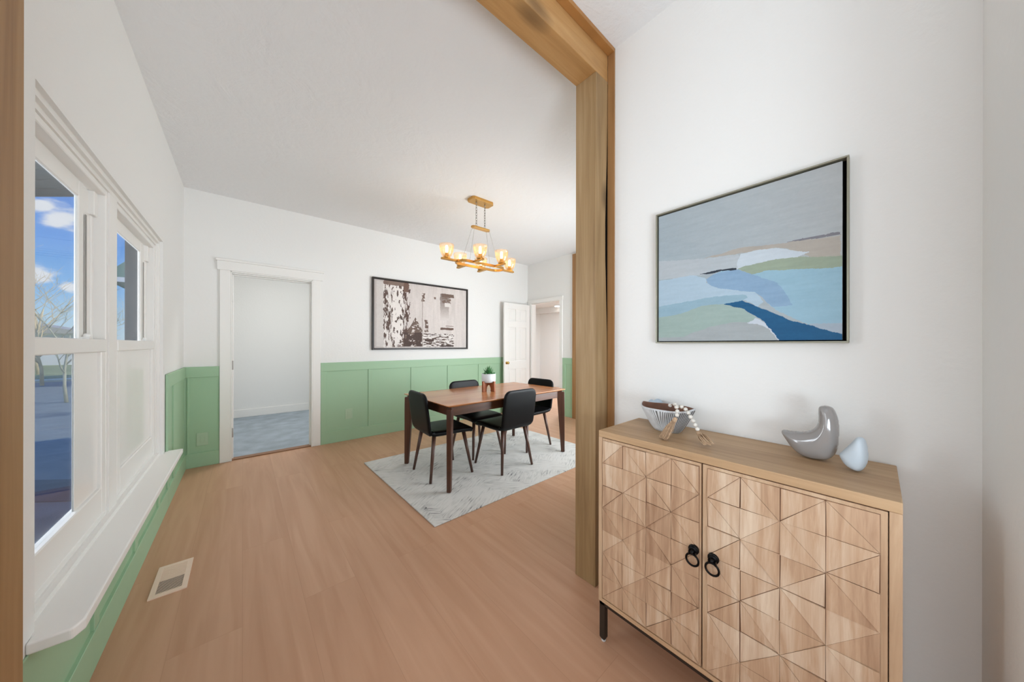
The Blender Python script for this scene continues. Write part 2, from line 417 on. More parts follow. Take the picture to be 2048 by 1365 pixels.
def thing(name, label, cat, loc=(0, 0, 0), rz=0, group=None):
    o = bpy.data.objects.new(name, None); C.objects.link(o); o.empty_display_size = .1
    o.location = loc; o.rotation_euler = (0, 0, rz)
    tag(o, label, cat, group); return o
def tag(o, label, cat, group=None):
    o['label'] = label; o['category'] = cat
    if group: o['group'] = group
    return o
def struct(o, label=None, cat=None):
    o['kind'] = 'structure'
    if label: o['label'] = label
    if cat: o['category'] = cat
    return o
def box(name, x0, x1, y0, y1, z0, z1, mat, parent=None, bevel=0):
    return MB().box(x0, x1, y0, y1, z0, z1).build(name, mat, parent, bevel)

# ------------------------------------------------------------------ room geometry (metres)
XL, XR, XF, YF, ZC = -.466, 1.552, 4.448, 4.684, 2.931
YN = -.191

o = MB()
o.box(-.62, XF + .12, .985, YF + .07, -.1, 0); o.box(-3.6, XF + .12, YN - 3.8, .985, -.1, 0)
o.box(XF + .12, 7.6, 1.0, 7.6, -.1, 0)
struct(o.build('floor', M['floor']), 'light brown laminate plank floor running through the entry and dining room', 'floor')
struct(box('floor_carpet', -.5, 3.0, YF + .07, 7.4, -.1, .004, M['carpet']), 'grey blue carpet in the room through the left doorway', 'floor')
struct(MB().box(-.62, XF + .12, .985, YF + .12, ZC, ZC + .12).box(-3.6, XF + .12, YN - 3.8, .985, ZC, ZC + .12).build('ceiling', M['ceiling']), 'white knockdown plaster ceiling', 'ceiling')

# window opening in the left wall
OY0, OY1, OZ0, OZ1 = 1.62, 3.575, .45, 2.085
o = MB()
o.box(XL - .11, XL, .985, OY0, 0, ZC); o.box(XL - .11, XL, OY1, YF + .12, 0, ZC)
o.box(XL - .11, XL, OY0, OY1, 0, OZ0 - .035); o.box(XL - .11, XL, OY0, OY1, OZ1, ZC)
struct(o.build('wall_left', M['wall']), 'white wall with the pair of windows', 'wall')
# far wall with the doorway
DX0, DX1, DZ = -.105, .672, 2.10
o = MB()
o.box(XL, DX0, YF, YF + .12, 0, ZC); o.box(DX1, XF + .12, YF, YF + .12, 0, ZC); o.box(DX0, DX1, YF, YF + .12, DZ, ZC)
struct(o.build('wall_far', M['wall']), 'white far wall of the dining room above green panelling', 'wall')
# right wall of the dining room with the hall opening
HY0, HY1, HZ = 3.817, 4.573, 2.127
o = MB()
o.box(XF, XF + .12, 1.0, HY0, 0, ZC); o.box(XF, XF + .12, HY1, YF, 0, ZC); o.box(XF, XF + .12, HY0, HY1, HZ, ZC)
struct(o.build('wall_dining_right', M['wall']), 'white dining room wall with the hall doorway', 'wall')
struct(box('wall_right', XR, XR + .1, YN - .1, 1.112, 0, ZC, M['wall']), 'white entry wall behind the wooden cabinet', 'wall')
struct(box('wall_near_right', 1.12, XR, YN - .1, YN, 0, ZC, M['wall']), 'short white wall at the right edge', 'wall')
struct(box('wall_dining_near', XR + .1, XF, 1.0, 1.112, 0, ZC, M['wall']), 'white dining room wall behind the timber post', 'wall')
o = MB(); o.box(-3.6, -3.5, YN - 3.9, 1.1, 0, ZC); o.box(-3.5, XL - .11, 1.0, 1.1, 0, ZC); o.box(XF, XF + .12, YN - 3.9, 1.0, 0, ZC)
o.box(-3.5, XF, YN - 3.9, YN - 3.8, 0, ZC)
struct(o.build('wall_back', M['wall']), 'white wall of the living area behind the viewer', 'wall')

# room beyond the left doorway
o = MB()
o.box(-.62, 3.1, 7.33, 7.43, 0, 2.75); o.box(-.62, -.5, YF + .12, 7.33, 0, 2.75); o.box(3.0, 3.1, YF + .12, 7.33, 0, 2.75)
struct(o.build('wall_side_room', M['wall']), 'white walls of the carpeted room beyond the doorway', 'wall')
struct(box('ceiling_side_room', -.62, 3.1, YF + .12, 7.43, 2.75, 2.85, M['wall']), 'white ceiling of the carpeted room', 'ceiling')
struct(MB().box(-.5, 3.0, 7.312, 7.33, .004, .14).build('baseboard_side_room', M['white'], bevel=.004), 'white baseboard in the carpeted room', 'baseboard')
# hall beyond the right opening
o = MB()
o.box(7.3, 7.4, 1.0, 7.2, 0, 2.45); o.box(4.57, 7.4, 7.1, 7.2, 0, 2.45); o.box(4.57, 7.4, .9, 1.0, 0, 2.45)
o.box(7.12, 7.3, 5.0, 7.1, 2.28, 2.45); o.box(XF + .02, XF + .12, YF + .12, 7.2, 0, 2.45)
struct(o.build('wall_hall', M['wall']), 'white walls of the hall', 'wall')
struct(box('ceiling_hall', 4.57, 7.4, .9, 7.2, 2.45, 2.55, M['wall']), 'white hall ceiling', 'ceiling')

# ------------------------------------------------------------------ wainscot
WT = 1.06
def wains(axis, fixed, sgn, a0, a1, battens, z0=0, z1=WT, name='trim_1', ytop=None):
    """panelling on a wall; axis = direction it runs, sgn = direction it faces"""
    mb = MB()
    def bx(p0, p1, za, zb, d):
        lo, hi = sorted((fixed, fixed + sgn * d))
        if axis == 'X': mb.box(p0, p1, lo, hi, za, zb)
        else: mb.box(lo, hi, p0, p1, za, zb)
    bx(a0, a1, 0, z1, .006)
    bx(a0, a1, 0, .15, .020)
    if z1 > 1: bx(a0, a1, z1 - .112, z1, .018)
    for b0, b1 in battens:
        bx(b0, b1, .15, z1 - (.112 if z1 > 1 else 0), .017)
    return mb.build(name, M['green'], bevel=.002, seg=1)
struct(wains('X', YF, -1, XL, -.195, [(-.44, -.425)], name='trim_1'), 'green panelling between the corner and the left doorway', 'panelling')
struct(wains('X', YF, -1, .762, XF, [(.762, .83), (1.342, 1.398), (1.962, 2.026), (2.592, 2.655), (3.215, 3.28), (3.84, 3.9)], name='trim_2'), 'long run of green board and batten panelling on the far wall', 'panelling')
struct(wains('Y', XF, -1, 1.112, 3.742, [(2.4, 2.46), (3.0, 3.06), (3.68, 3.742)], name='trim_3'), 'green panelling right of the hall doorway', 'panelling')
b = wains('Y', XL, 1, 3.655, YF - .02, [(3.655, 3.70), (3.93, 3.99)], name='trim_4')
struct(b, 'green panelling in the corner past the windows', 'panelling')
b = wains('Y', XL, 1, 1.0, 3.655, [(1.42, 1.48), (2.04, 2.1), (2.67, 2.73), (3.3, 3.36)], z1=OZ0 - .035, name='trim_5')
struct(b, 'low green panelling below the window stool', 'panelling')
struct(wains('X', 1.112, 1, XR + .1, XF - .02, [(2.2, 2.26), (2.9, 2.96), (3.6, 3.66)], name='trim_6'), 'green panelling on the near dining wall', 'panelling')

# ------------------------------------------------------------------ left doorway
o = MB()
o.box(-.193, -.105, YF - .022, YF, 0, 2.115); o.box(.672, .76, YF - .022, YF, 0, 2.115)
o.box(-.215, .785, YF - .026, YF, 2.115, 2.215); o.box(-.225, .795, YF - .034, YF, 2.215, 2.24)
o.box(-.105, -.092, YF, YF + .12, 0, 2.10); o.box(.659, .672, YF, YF + .12, 0, 2.10); o.box(-.092, .659, YF, YF + .12, 2.087, 2.10)
o.box(-.105, -.092, YF - .022, YF, 0, 2.115) ; o.box(.659, .672, YF - .022, YF, 0, 2.115); o.box(-.105, .672, YF - .022, YF, 2.1, 2.115)
o.box(-.092, -.08, YF + .045, YF + .085, 0, 2.087); o.box(.647, .659, YF + .045, YF + .085, 0, 2.087); o.box(-.08, .647, YF + .045, YF + .085, 2.075, 2.087)
d1 = struct(o.build('door_1', M['white'], bevel=.003, seg=1), 'white cased doorway to the carpeted room', 'doorway')
for zc, mt in ((1.82, M['white']), (1.065, M['hinge']), (.31, M['hinge'])):
    h = MB().box(-.093, -.088, YF + .004, YF + .042, zc - .048, zc + .048)
    h.tube([(-.086, YF - .0, zc - .05), (-.086, YF - .0, zc + .05)], .007, 8)
    h.build('hinge', mt, d1, bevel=.001, seg=1)
MB().box(-.105, .672, YF - .005, YF + .085, .0, .012).build('threshold_strip', M['threshold'], d1, bevel=.003)

# ------------------------------------------------------------------ hall doorway with the open six-panel door
o = MB()
o.box(XF - .02, XF, HY0 - .07, HY0, 0, HZ); o.box(XF - .02, XF, HY1, HY1 + .07, 0, HZ); o.box(XF - .022, XF, HY0 - .08, HY1 + .08, HZ, HZ + .07)
o.box(XF, XF + .12, HY0 - .001, HY0 + .012, 0, HZ); o.box(XF, XF + .12, HY1 - .012, HY1 + .001, 0, HZ); o.box(XF, XF + .12, HY0, HY1, HZ - .012, HZ)
struct(o.build('door_2', M['white'], bevel=.003, seg=1), 'white cased doorway to the hall', 'doorway')
# leaf, hinged on the far jamb, folded back along the far wall
leaf = struct(thing('door_3', 'white six panel door standing open against the green panelling in the far corner', 'door', (XF - .045, 4.606, .012), math.radians(182.0)))
LW, LH, LT = .69, 2.085, .036
mb = MB()
st = .105
xs = [st, LW / 2 - .045, LW / 2 + .045, LW - st]
zs = [(.22, .82), (.98, 1.62), (1.74, 1.97)]
mb.box(0, st, 0, LT, 0, LH); mb.box(LW - st, LW, 0, LT, 0, LH); 
for z0, z1 in [(.22, .82), (.98, 1.62), (1.74, 1.97)]: mb.box(xs[1], xs[2], 0, LT, z0, z1)
prev = 0
for z0, z1 in zs + [(LH, LH)]:
    mb.box(st, LW - st, 0, LT, prev, z0); prev = z1
mb.build('door_frame', M['white'], leaf, bevel=.004, seg=1)
for z0, z1 in zs:
    for a, b in ((xs[0], xs[1]), (xs[2], xs[3])):
        q = MB().box(a, b, .008, LT - .008, z0, z1)
        q.box(a + .03, b - .03, .003, LT - .003, z0 + .03, z1 - .03)
        q.build('door_panel', M['white'], leaf, bevel=.005, seg=1)
kn = MB()
for s_ in (-1, 1):
    y0 = LT / 2 + s_ * LT / 2
    kn.tube([(LW - .06, y0, .945), (LW - .06, y0 + s_ * .006, .945)], .028, 16)
    kn.tube([(LW - .06, y0 + s_ * .006, .945), (LW - .06, y0 + s_ * .03, .945), (LW - .06, y0 + s_ * .036, .945), (LW - .06, y0 + s_ * .05, .945), (LW - .06, y0 + s_ * .06, .945)], [.011, .011, .022, .027, .016], 16)
kn.build('door_knob', M['brassknob'], leaf)
# hall ceiling light
hl = thing('ceiling_light', 'small round white ceiling light lit in the hall', 'ceiling light', (6.95, 6.05, 2.45))
MB().lathe([(.11, 0), (.115, -.012), (.10, -.025), (.095, -.02), (.0001, -.02)]).build('trim_ring', M['white'], hl)
MB().lathe([(.09, -.022), (.085, -.04), (.0001, -.055)]).build('diffuser', M['downlight'], hl)

# ------------------------------------------------------------------ windows
w = MB()
# stepped jamb around the whole opening
def ring(mb, x0, x1, y0, y1, z0, z1, t):
    mb.box(x0, x1, y0, y0 + t, z0, z1); mb.box(x0, x1, y1 - t, y1, z0, z1)
    mb.box(x0, x1, y0 + t, y1 - t, z1 - t, z1); mb.box(x0, x1, y0 + t, y1 - t, z0, z0 + t)
jm = MB()
ring(jm, XL - .105, XL - .016, OY0 - .004, OY1 + .004, OZ0 - .004, OZ1 + .004, .026)
ring(jm, XL - .10, XL - .030, OY0 + .02, OY1 - .02, OZ0 + .001, OZ1 - .02, .022)
def window(name, y0, y1, blank, label):
    root = struct(thing(name, label, 'window', (0, 0, 0)))
    z0, z1 = OZ0 + .022, OZ1 - .042
    f = MB()
    ring(f, XL - .10, XL - .036, y0, y1, z0, z1, .028)           # vinyl frame
    # sloped inner lip and balance channels
    f.box(XL - .099, XL - .072, y1 - .060, y1 - .028, 1.31, z1 - .14)
    f.box(XL - .098, XL - .060, y1 - .075, y1 - .028, z1 - .14, z1 - .028)
    f.box(XL - .099, XL - .072, y0 + .028, y0 + .060, 1.31, z1 - .03)
    f.build('window_frame', M['white'], root, bevel=.003, seg=1)
    # lower sash (inner)
    a, b = y0 + .03, y1 - .03
    xs0, xs1 = XL - .068, XL - .036
    s = MB()
    s.box(xs0, xs1, a, a + .055, OZ0 + .05, 1.315); s.box(xs0, xs1, b - .055, b, OZ0 + .05, 1.315)
    s.box(xs0, xs1, a + .055, b - .055, OZ0 + .05, .625); s.box(xs0, xs1 + .004, a, b, 1.262, 1.322)
    low = s.build('lower_sash', M['white'], root, bevel=.004, seg=1)
    mid_y = blank if blank else b - .055
    if blank is None: mid_y = a + .055
    if blank != a + .055 and blank is not None:
        box('pane', XL - .054, XL - .050, a + .055, blank, .625, 1.262, M['glass'], low)
    q = MB().box(XL - .055, XL - .049, mid_y, b - .055, .625, 1.262)
    q.build('blank_pane', M['blank'], low)  # white sheet put in for the blanked-out part of the pane
    # upper sash (outer)
    xs0, xs1 = XL - .088, XL - .074
    s = MB()
    s.box(xs0, xs1, a, a + .06, 1.27, z1 - .03); s.box(xs0, xs1, b - .17, b - .115, 1.27, z1 - .03)
    s.box(xs0, xs1, a + .06, b - .17, 1.27, 1.312); s.box(xs0, xs1, a + .06, b - .17, 1.94, z1 - .028)
    s.box(xs0, xs1 - .004, b - .115, b, 1.27, z1 - .03)
    up = s.build('upper_sash', M['white'], root, bevel=.004, seg=1)
    box('pane', XL - .083, XL - .080, a + .06, b - .17, 1.312, 1.94, M['glass'], up)
    lt = MB().box(XL - .078, XL - .05, b - .15, b - .12, 1.322, 1.332); lt.sphere((XL - .06, b - .135, 1.336), .012, 8)
    lt.build('sash_latch', M['white'], root)
    tr_ = MB().box(XL - .0735, XL - .0715, b - .105, b - .09, 1.325, z1 - .16)
    tr_.build('sash_track', plain('track_grey', (150, 148, 144), .6), root)
    return root
w1 = window('window_1', OY0 + .03, 2.455, 2.105, 'white framed sash window nearer the viewer, sky and trees in its upper pane')
w2 = window('window_2', 2.575, OY1 - .042, None, 'white framed sash window nearer the corner, porch post in its upper pane')
jm.box(XL - .099, XL - .031, 2.455, 2.575, OZ0 + .01, OZ1 - .03)
struct(jm.build('trim_7', M['white']), 'white stepped jamb and mullion around both windows', 'window trim')
# stool
s = MB()
s.prism([(XL - .1, OY0 - .02), (XL - .1, OY1 + .02), (XL, OY1 + .02), (XL, 3.68), (-.368, 3.68), (-.368, 1.60), (-.385, 1.565), (XL, 1.565), (XL, OY0 - .02)], OZ0 - .035, OZ0)
struct(s.build('trim_8', M['white'], bevel=.006, seg=3), 'deep white window stool under both windows', 'window sill')

# ------------------------------------------------------------------ timber post, beam and boards
px0, px1, py0, py1, bz = 1.430, 1.541, .978, 1.112, 2.765
# right post: near face edge bows away from the board behind, leaving a long gap
n_ = 14
pv = []
for i in range(n_ + 1):
    z = bz * i / n_
    gap = .021 * math.exp(-((z - 1.9) / .40) ** 2)
    pv.append((z, px1 - gap))
mb = MB()
vs = []
for z, xr_ in pv:
    vs += [(px0, py0, z), (xr_, py0, z), (xr_, py1, z), (px0, py1, z)]
fs = [[0, 3, 2, 1], [n_ * 4 + i for i in range(4)]]
for i in range(n_):
    for j in range(4):
        fs.append([i * 4 + j, i * 4 + (j + 1) % 4, (i + 1) * 4 + (j + 1) % 4, (i + 1) * 4 + j])
mb.add(vs, fs)
post_o = struct(mb.build('trim_9', M['post'], bevel=.003, seg=2), 'rough cedar post beside the carved cabinet', 'timber post')
MB().box(1.508, XR - .001, .984, 1.110, .01, 2.76).build('gap_shade', M['gap'], post_o)  # near-black board put in to paint the shade inside the gap
struct(MB().box(XR - .009, XR, .938, .981, 0, ZC).build('trim_10', M['trimwood'], bevel=.002), 'flat wooden board on the wall behind the cedar post', 'trim board')
struct(MB().box(XL, -.332, py0, py1, 0, bz).build('trim_11', wood('cedar_post_dark', (132, 96, 58), (152, 114, 72), (166, 130, 88), 'Z', 26, .05, .55, knots=2.0), bevel=.003), 'cedar post at the left edge', 'timber post')
struct(MB().box(XL, px1, py0, py1, bz, ZC).build('trim_12', M['beam'], bevel=.003), 'cedar beam spanning the opening below the ceiling', 'timber beam')
struct(MB().box(XL, XR - .009, .938, py0, ZC - .022, ZC).build('trim_13', plain('ceiling_board_wood', (168, 118, 64), .5, var=.12, vscale=6), bevel=.002), 'flat board on the ceiling along the beam', 'trim board')
b = MB().box(XF - .035, XF, 3.40, 3.505, 0, 2.90)
struct(b.build('trim_14', M['trimwood'], bevel=.003), 'orange wood board at the end of the far green panelling', 'trim board')

# ------------------------------------------------------------------ outlets
def outlet(x, z, label, screws=True):
    t = thing('wall_outlet', label, 'outlet', (x, YF - .007, z), 0, 'painted wall outlets')
    MB().box(-.044, .044, -.006, .001, -.068, .068).build('cover_plate', M['green_plate'], t, bevel=.002)
    r = MB().box(-.017, .017, -.008, -.005, -.034, .034)
    rc = r.build('receptacle', M['green_plate'], t, bevel=.002)
    for zz in (-.018, .018):
        s_ = MB(); s_.box(-.008, -.006, -.0085, -.0075, zz - .006, zz + .006); s_.box(.006, .008, -.0085, -.0075, zz - .006, zz + .006)
        s_.box(-.0015, .0015, -.0085, -.0075, zz - .0135, zz - .0105)
        s_.build('socket_slots', M['green'], rc)
    return t
outlet(-.326, .29, 'pale green wall outlet in the dark corner left of the doorway')
outlet(1.093, .356, 'pale green wall outlet on the first panel right of the doorway')
outlet(3.56, .36, 'pale green wall outlet seen beneath the dining table')

# ------------------------------------------------------------------ floor vent
v = thing('floor_vent', 'beige metal floor register set in the laminate near the windows', 'vent', (-.295, 2.548, 0))
mb = MB()
X0, X1, Y0, Y1 = -.070, .070, -.153, .153
mb.box(X0, X0 + .022, Y0, Y1, 0, .006); mb.box(X1 - .022, X1, Y0, Y1, 0, .006)
xa, xb = X0 + .022, X1 - .022
mb.box(xa, xb, Y0, Y0 + .028, 0, .006); mb.box(xa, xb, Y1 - .028, Y1, 0, .006); mb.box(xa, xb, -.004, .004, 0, .006)
mb.build('frame', M['vent'], v)
box('duct_well', X0 + .02, X1 - .02, Y0 + .026, -.002, .0005, .0015, M['ventdark'], v)
box('damper', X0 + .02, X1 - .02, .002, Y1 - .026, .0005, .003, M['vent'], v)
mb = MB()
for i in range(10):
    y = Y0 + .034 + i * .0118
    mb.box(X0 + .02, X1 - .02, y, y + .0040, .0042, .0052)
mb.build('louvres', M['vent'], v)
mb = MB()
for i in range(10):
    y = .008 + i * .0118
    mb.box(X0 + .02, X1 - .02, y, y + .0075, .002, .0052)
mb.build('louvres', M['vent'], v)

# ------------------------------------------------------------------ paintings
ART = [((172, 180, 186), [(-0.008, 0.645), (0.318, 0.598), (0.521, 0.585), (0.574, 0.511), (0.517, 0.484), (0.318, 0.479), (-0.008, 0.494)]), ((166, 160, 152), [(0.314, 0.6), (0.427, 0.612), (0.556, 0.626), (0.657, 0.612), (0.769, 0.602), (0.993, 0.583), (0.993, 0.461), (0.866, 0.494), (0.772, 0.564), (0.719, 0.582), (0.574, 0.585), (0.427, 0.593)]), ((187, 198, 207), [(0.521, 0.542), (0.538, 0.582), (0.624, 0.588), (0.719, 0.58), (0.781, 0.555), (0.87, 0.519), (0.817, 0.502), (0.719, 0.509), (0.64, 0.501), (0.548, 0.484), (0.517, 0.484)]), ((117, 117, 124), [(0.766, 0.603), (0.83, 0.61), (0.913, 0.61), (0.993, 0.608), (0.993, 0.59), (0.913, 0.593), (0.83, 0.595)]), ((143, 178, 196), [(0.33, 0.443), (0.38, 0.476), (0.429, 0.486), (0.517, 0.481), (0.599, 0.438), (0.673, 0.446), (0.795, 0.433), (0.913, 0.42), (1.01, 0.41), (1.01, 0.083), (0.866, 0.089), (0.795, 0.136), (0.705, 0.202), (0.64, 0.291), (0.616, 0.314), (0.485, 0.347), (0.36, 0.387)]), ((130, 160, 188), [(0.33, 0.443), (0.38, 0.476), (0.517, 0.481), (0.599, 0.438), (0.721, 0.362), (0.774, 0.274), (0.795, 0.213), (0.705, 0.208), (0.616, 0.314), (0.485, 0.347), (0.36, 0.387)]), ((144, 158, 140), [(0.517, 0.484), (0.574, 0.502), (0.657, 0.502), (0.719, 0.511), (0.823, 0.501), (0.913, 0.483), (1.01, 0.471), (1.01, 0.408), (0.913, 0.415), (0.795, 0.433), (0.673, 0.446), (0.599, 0.438)]), ((38, 48, 60), [(0.287, 0.488), (0.35, 0.496), (0.399, 0.502), (0.512, 0.493), (0.515, 0.479), (0.429, 0.486), (0.36, 0.479)]), ((165, 187, 203), [(-0.01, 0.484), (0.244, 0.488), (0.33, 0.455), (0.335, 0.42), (0.389, 0.377), (0.616, 0.314), (0.657, 0.248), (0.625, 0.22), (0.566, 0.268), (0.429, 0.289), (0.234, 0.293), (-0.01, 0.276)]), ((140, 170, 186), [(-0.01, 0.279), (0.234, 0.298), (0.389, 0.316), (0.556, 0.306), (0.574, 0.283), (0.548, 0.268), (0.447, 0.255), (0.309, 0.25), (0.157, 0.203), (-0.01, 0.187)]), ((150, 170, 165), [(-0.01, 0.188), (0.157, 0.208), (0.309, 0.255), (0.447, 0.258), (0.556, 0.21), (0.629, 0.142), (0.574, 0.117), (0.429, 0.114), (0.35, 0.098), (0.18, 0.031), (-0.01, 0.025)]), ((158, 165, 168), [(-0.01, 0.028), (0.18, 0.033), (0.35, 0.099), (0.485, 0.124), (0.574, 0.121), (0.625, 0.142), (0.673, 0.093), (0.744, -0.02), (-0.01, -0.02)]), ((192, 200, 210), [(0.574, 0.119), (0.62, 0.144), (0.673, 0.109), (0.718, 0.046), (0.739, -0.02), (0.69, 0.063), (0.658, 0.094)]), ((158, 172, 186), [(0.866, 0.094), (1.01, 0.096), (1.01, 0.023), (0.913, 0.063)]), ((8, 82, 125), [(0.442, 0.256), (0.548, 0.269), (0.625, 0.22), (0.705, 0.177), (0.795, 0.117), (0.866, 0.089), (0.913, 0.068), (1.02, 0.023), (1.02, -0.02), (0.744, -0.02), (0.705, 0.051), (0.657, 0.124), (0.556, 0.21)])]

rs = np.random.RandomState(3)
def vnoise(u, v, fu, fv, seed=0, octs=3):
    r = np.random.RandomState(seed); acc_ = np.zeros_like(u); amp = 1; tot = 0
    for o_ in range(octs):
        g = r.rand(int(fv * 2 ** o_) + 4, int(fu * 2 ** o_) + 4)
        x = np.clip(u, 0, 1) * fu * 2 ** o_; y = np.clip(v, 0, 1) * fv * 2 ** o_
        xi = x.astype(int); yi = y.astype(int); a = x - xi; b = y - yi
        a = a * a * (3 - 2 * a); b = b * b * (3 - 2 * b)
        acc_ += amp * ((g[yi, xi] * (1 - a) + g[yi, xi + 1] * a) * (1 - b) + (g[yi + 1, xi] * (1 - a) + g[yi + 1, xi + 1] * a) * b)
        tot += amp; amp *= .55
    return acc_ / tot
def inpoly(u, v, poly):
    r = np.zeros(u.shape, bool); n = len(poly)
    for i in range(n):
        x1, y1 = poly[i]; x2, y2 = poly[(i + 1) % n]
        if y1 == y2: continue
        c = ((y1 > v) != (y2 > v)) & (u < (x2 - x1) * (v - y1) / (y2 - y1) + x1)
        r ^= c
    return r
def paint_grid(nu, nv): 
    u, v = np.meshgrid((np.arange(nu) + .5) / nu, (np.arange(nv) + .5) / nv)
    return u, v
def slin(a):
    a = np.clip(a / 255, 0, 1)
    return np.where(a <= .04045, a / 12.92, ((a + .055) / 1.055) ** 2.4)

def canvas(name, parent, cols, origin, du, dv, nrm, thick, mat):
    """canvas whose front face is a fine grid carrying the paint colours"""
    nv, nu, _ = cols.shape
    o_, du, dv, nrm = Vector(origin), Vector(du), Vector(dv), Vector(nrm)
    vs = [tuple(o_ + du * (i / nu) + dv * (j / nv)) for j in range(nv + 1) for i in range(nu + 1)]
    fs = [(j * (nu + 1) + i, j * (nu + 1) + i + 1, (j + 1) * (nu + 1) + i + 1, (j + 1) * (nu + 1) + i) for j in range(nv) for i in range(nu)]
    k = len(vs)
    c4 = [o_, o_ + du, o_ + du + dv, o_ + dv]
    vs += [tuple(p) for p in c4] + [tuple(p - nrm * thick) for p in c4]
    fs += [(k + i, k + (i + 1) % 4, k + 4 + (i + 1) % 4, k + 4 + i) for i in range(4)] + [(k + 7, k + 6, k + 5, k + 4)]
    me = bpy.data.meshes.new(name); me.from_pydata(vs, [], fs); me.materials.append(mat)
    a = me.attributes.new('paint', 'FLOAT_COLOR', 'FACE')
    full = np.ones((len(fs), 4)); full[:nu * nv, :3] = cols.reshape(-1, 3); full[nu * nv:, :3] = .55
    a.data.foreach_set('color', full.ravel().astype(np.float32))
    o = bpy.data.objects.new(name, me); C.objects.link(o); o.parent = parent
    return o

# seascape on the entry wall
nu, nv = 360, 360
u, v_ = paint_grid(nu, nv)
uw = u + (vnoise(u, v_, 30, 60, 5) - .5) * .012; vw = v_ + (vnoise(u, v_, 24, 60, 6) - .5) * .012
img = np.zeros((nv, nu, 3))
t_ = (u * .7 + v_ * .3)[..., None]
img[:] = np.array((150, 166, 176)) * (1 - t_) + np.array((168, 172, 174)) * t_
for col, pl in ART:
    mk_ = inpoly(uw, vw, pl)
    img[mk_] = col
img += ((vnoise(u, v_, 8, 60, 9) - .5) * 10)[..., None] + ((vnoise(u, v_, 70, 70, 10) - .5) * 5)[..., None]
p1 = thing('wall_art', 'square framed abstract seascape in soft blues above the wooden cabinet', 'painting', (XR, .379, 1.305))
cy0, cy1, cz0, cz1 = .687 - .379, .075 - .379, .013, .614
canvas('canvas', p1, slin(img * 1.0), (-.026, cy0, cz0), (0, cy1 - cy0, 0), (0, 0, cz1 - cz0), (-1, 0, 0), .02, art_mat('seascape_paint'))
def picframe(parent, ya, yb, za, zb, face, depth, matname, gapmat, axis='Y'):
    f = MB(); 
    def bx(a, b, c, d, d0, d1):
        if axis == 'Y': f.box(-d1, -d0, a, b, c, d)
        else: f.box(a, b, -d1, -d0, c, d)
    bx(ya, yb, za, za + face, 0.0, depth); bx(ya, yb, zb - face, zb, 0.0, depth)
    bx(ya, ya + face, za + face, zb - face, 0.0, depth); bx(yb - face, yb, za + face, zb - face, 0.0, depth)
    f.build('frame', M[matname], parent, bevel=.0012, seg=1)
    f = MB(); bx(ya + face, yb - face, za + face, zb - face, .001, .004); f.build('backing', M[gapmat], parent)
picframe(p1, cy1 - .016, cy0 + .012, cz0 - .010, cz1 + .012, .006, .034, 'frame_champ', 'gap')

# monochrome abstract on the far wall
nu, nv = 640, 410
u, v_ = paint_grid(nu, nv)
v_ = 1 - v_   # v from the top here
def reg(u0, u1, v0, v1, s=.01, seed=1):
    w1_ = (vnoise(u, v_, 30, 30, seed) - .5) * s * 2; w2_ = (vnoise(u, v_, 30, 30, seed + 50) - .5) * s * 2
    return (u + w1_ > u0) & (u + w1_ < u1) & (v_ + w2_ > v0) & (v_ + w2_ < v1)
light = np.array((206, 198, 194.)); brown = np.array((92, 74, 66.)); pale = np.array((226, 220, 216.)); grey = np.array((172, 164, 160.))
img = np.zeros((nv, nu, 3)); img[:] = light
img += ((vnoise(u, v_, 40, 3, 11) - .5) * 22)[..., None]
img[reg(0, .09, 0, 1, .003)] = (188, 180, 176); img[reg(.02, .085, .02, .98, .004)] = (204, 198, 194)
img[reg(.085, .30, -.1, .08, .01)] = (128, 108, 98)
img[reg(.085, .125, .02, .45, .006)] = (118, 98, 88)
m_ = reg(.085, .285, .06, .99, .01); vst = vnoise(u, v_, 110, 16, 12, 3)
img[m_] = (222, 216, 212); img[m_ & (vst > .53)] = brown
m_ = reg(.17, .27, .10, .95, .012, 14); vs2 = vnoise(u, v_, 60, 20, 15, 3); img[m_] = pale; img[m_ & (vs2 > .62)] = (88, 72, 66)
m_ = reg(.27, .34, .05, .98, .02, 16); s3_ = vnoise(u, v_, 90, 16, 17); img[m_ & (s3_ > .47)] = (84, 62, 54)
m_ = reg(.28, .33, .0, .14, .01, 18); img[m_] = (110, 84, 72)
tri_ = (np.abs(u - .40) < .11 * np.clip((v_ - .52) / .3, 0, 1.3)) & (v_ < .98); s4 = vnoise(u, v_, 40, 40, 19)
img[tri_ & (s4 > .42)] = (104, 86, 76); img[(u > .28) & (u < .47) & (v_ > .76) & (v_ < .98) & (vnoise(u, v_, 30, 18, 20) > .34)] = (72, 54, 48)
m_ = reg(.468, .50, .12, .26, .012, 21); img[m_ & (s4 > .4)] = (110, 90, 80)
img[reg(.472, .478, .2, .98, .004, 22)] = (150, 138, 130)
m_ = reg(.50, .535, .55, .75, .012, 23); img[m_ & (s4 > .35)] = (104, 84, 74)
img[reg(.60, .625, .17, .205, .008, 24)] = (110, 88, 78)
m_ = reg(.48, .84, .77, .985, .012, 25); hs = vnoise(u, v_, 34, 110, 26, 3); img[m_] = (220, 214, 210); img[m_ & (hs > .53)] = (84, 66, 58)
img[reg(.50, .60, .86, .90, .01, 27)] = (70, 52, 46)
gr = np.clip(1 - (v_ - .12) / .40, 0, 1)
m_ = reg(.675, .78, .10, .55, .008, 28)
img[m_] = (light * (1 - gr[..., None]) + np.array((120, 108, 102)) * gr[..., None])[m_]
img[reg(.69, .84, .10, .155, .01, 29)] = (108, 88, 78); m_ = reg(.70, .80, .15, .26, .012, 30); img[m_ & (s4 > .42)] = (116, 96, 86)
img[reg(.73, .80, .25, .315, .008, 31)] = (214, 208, 204)
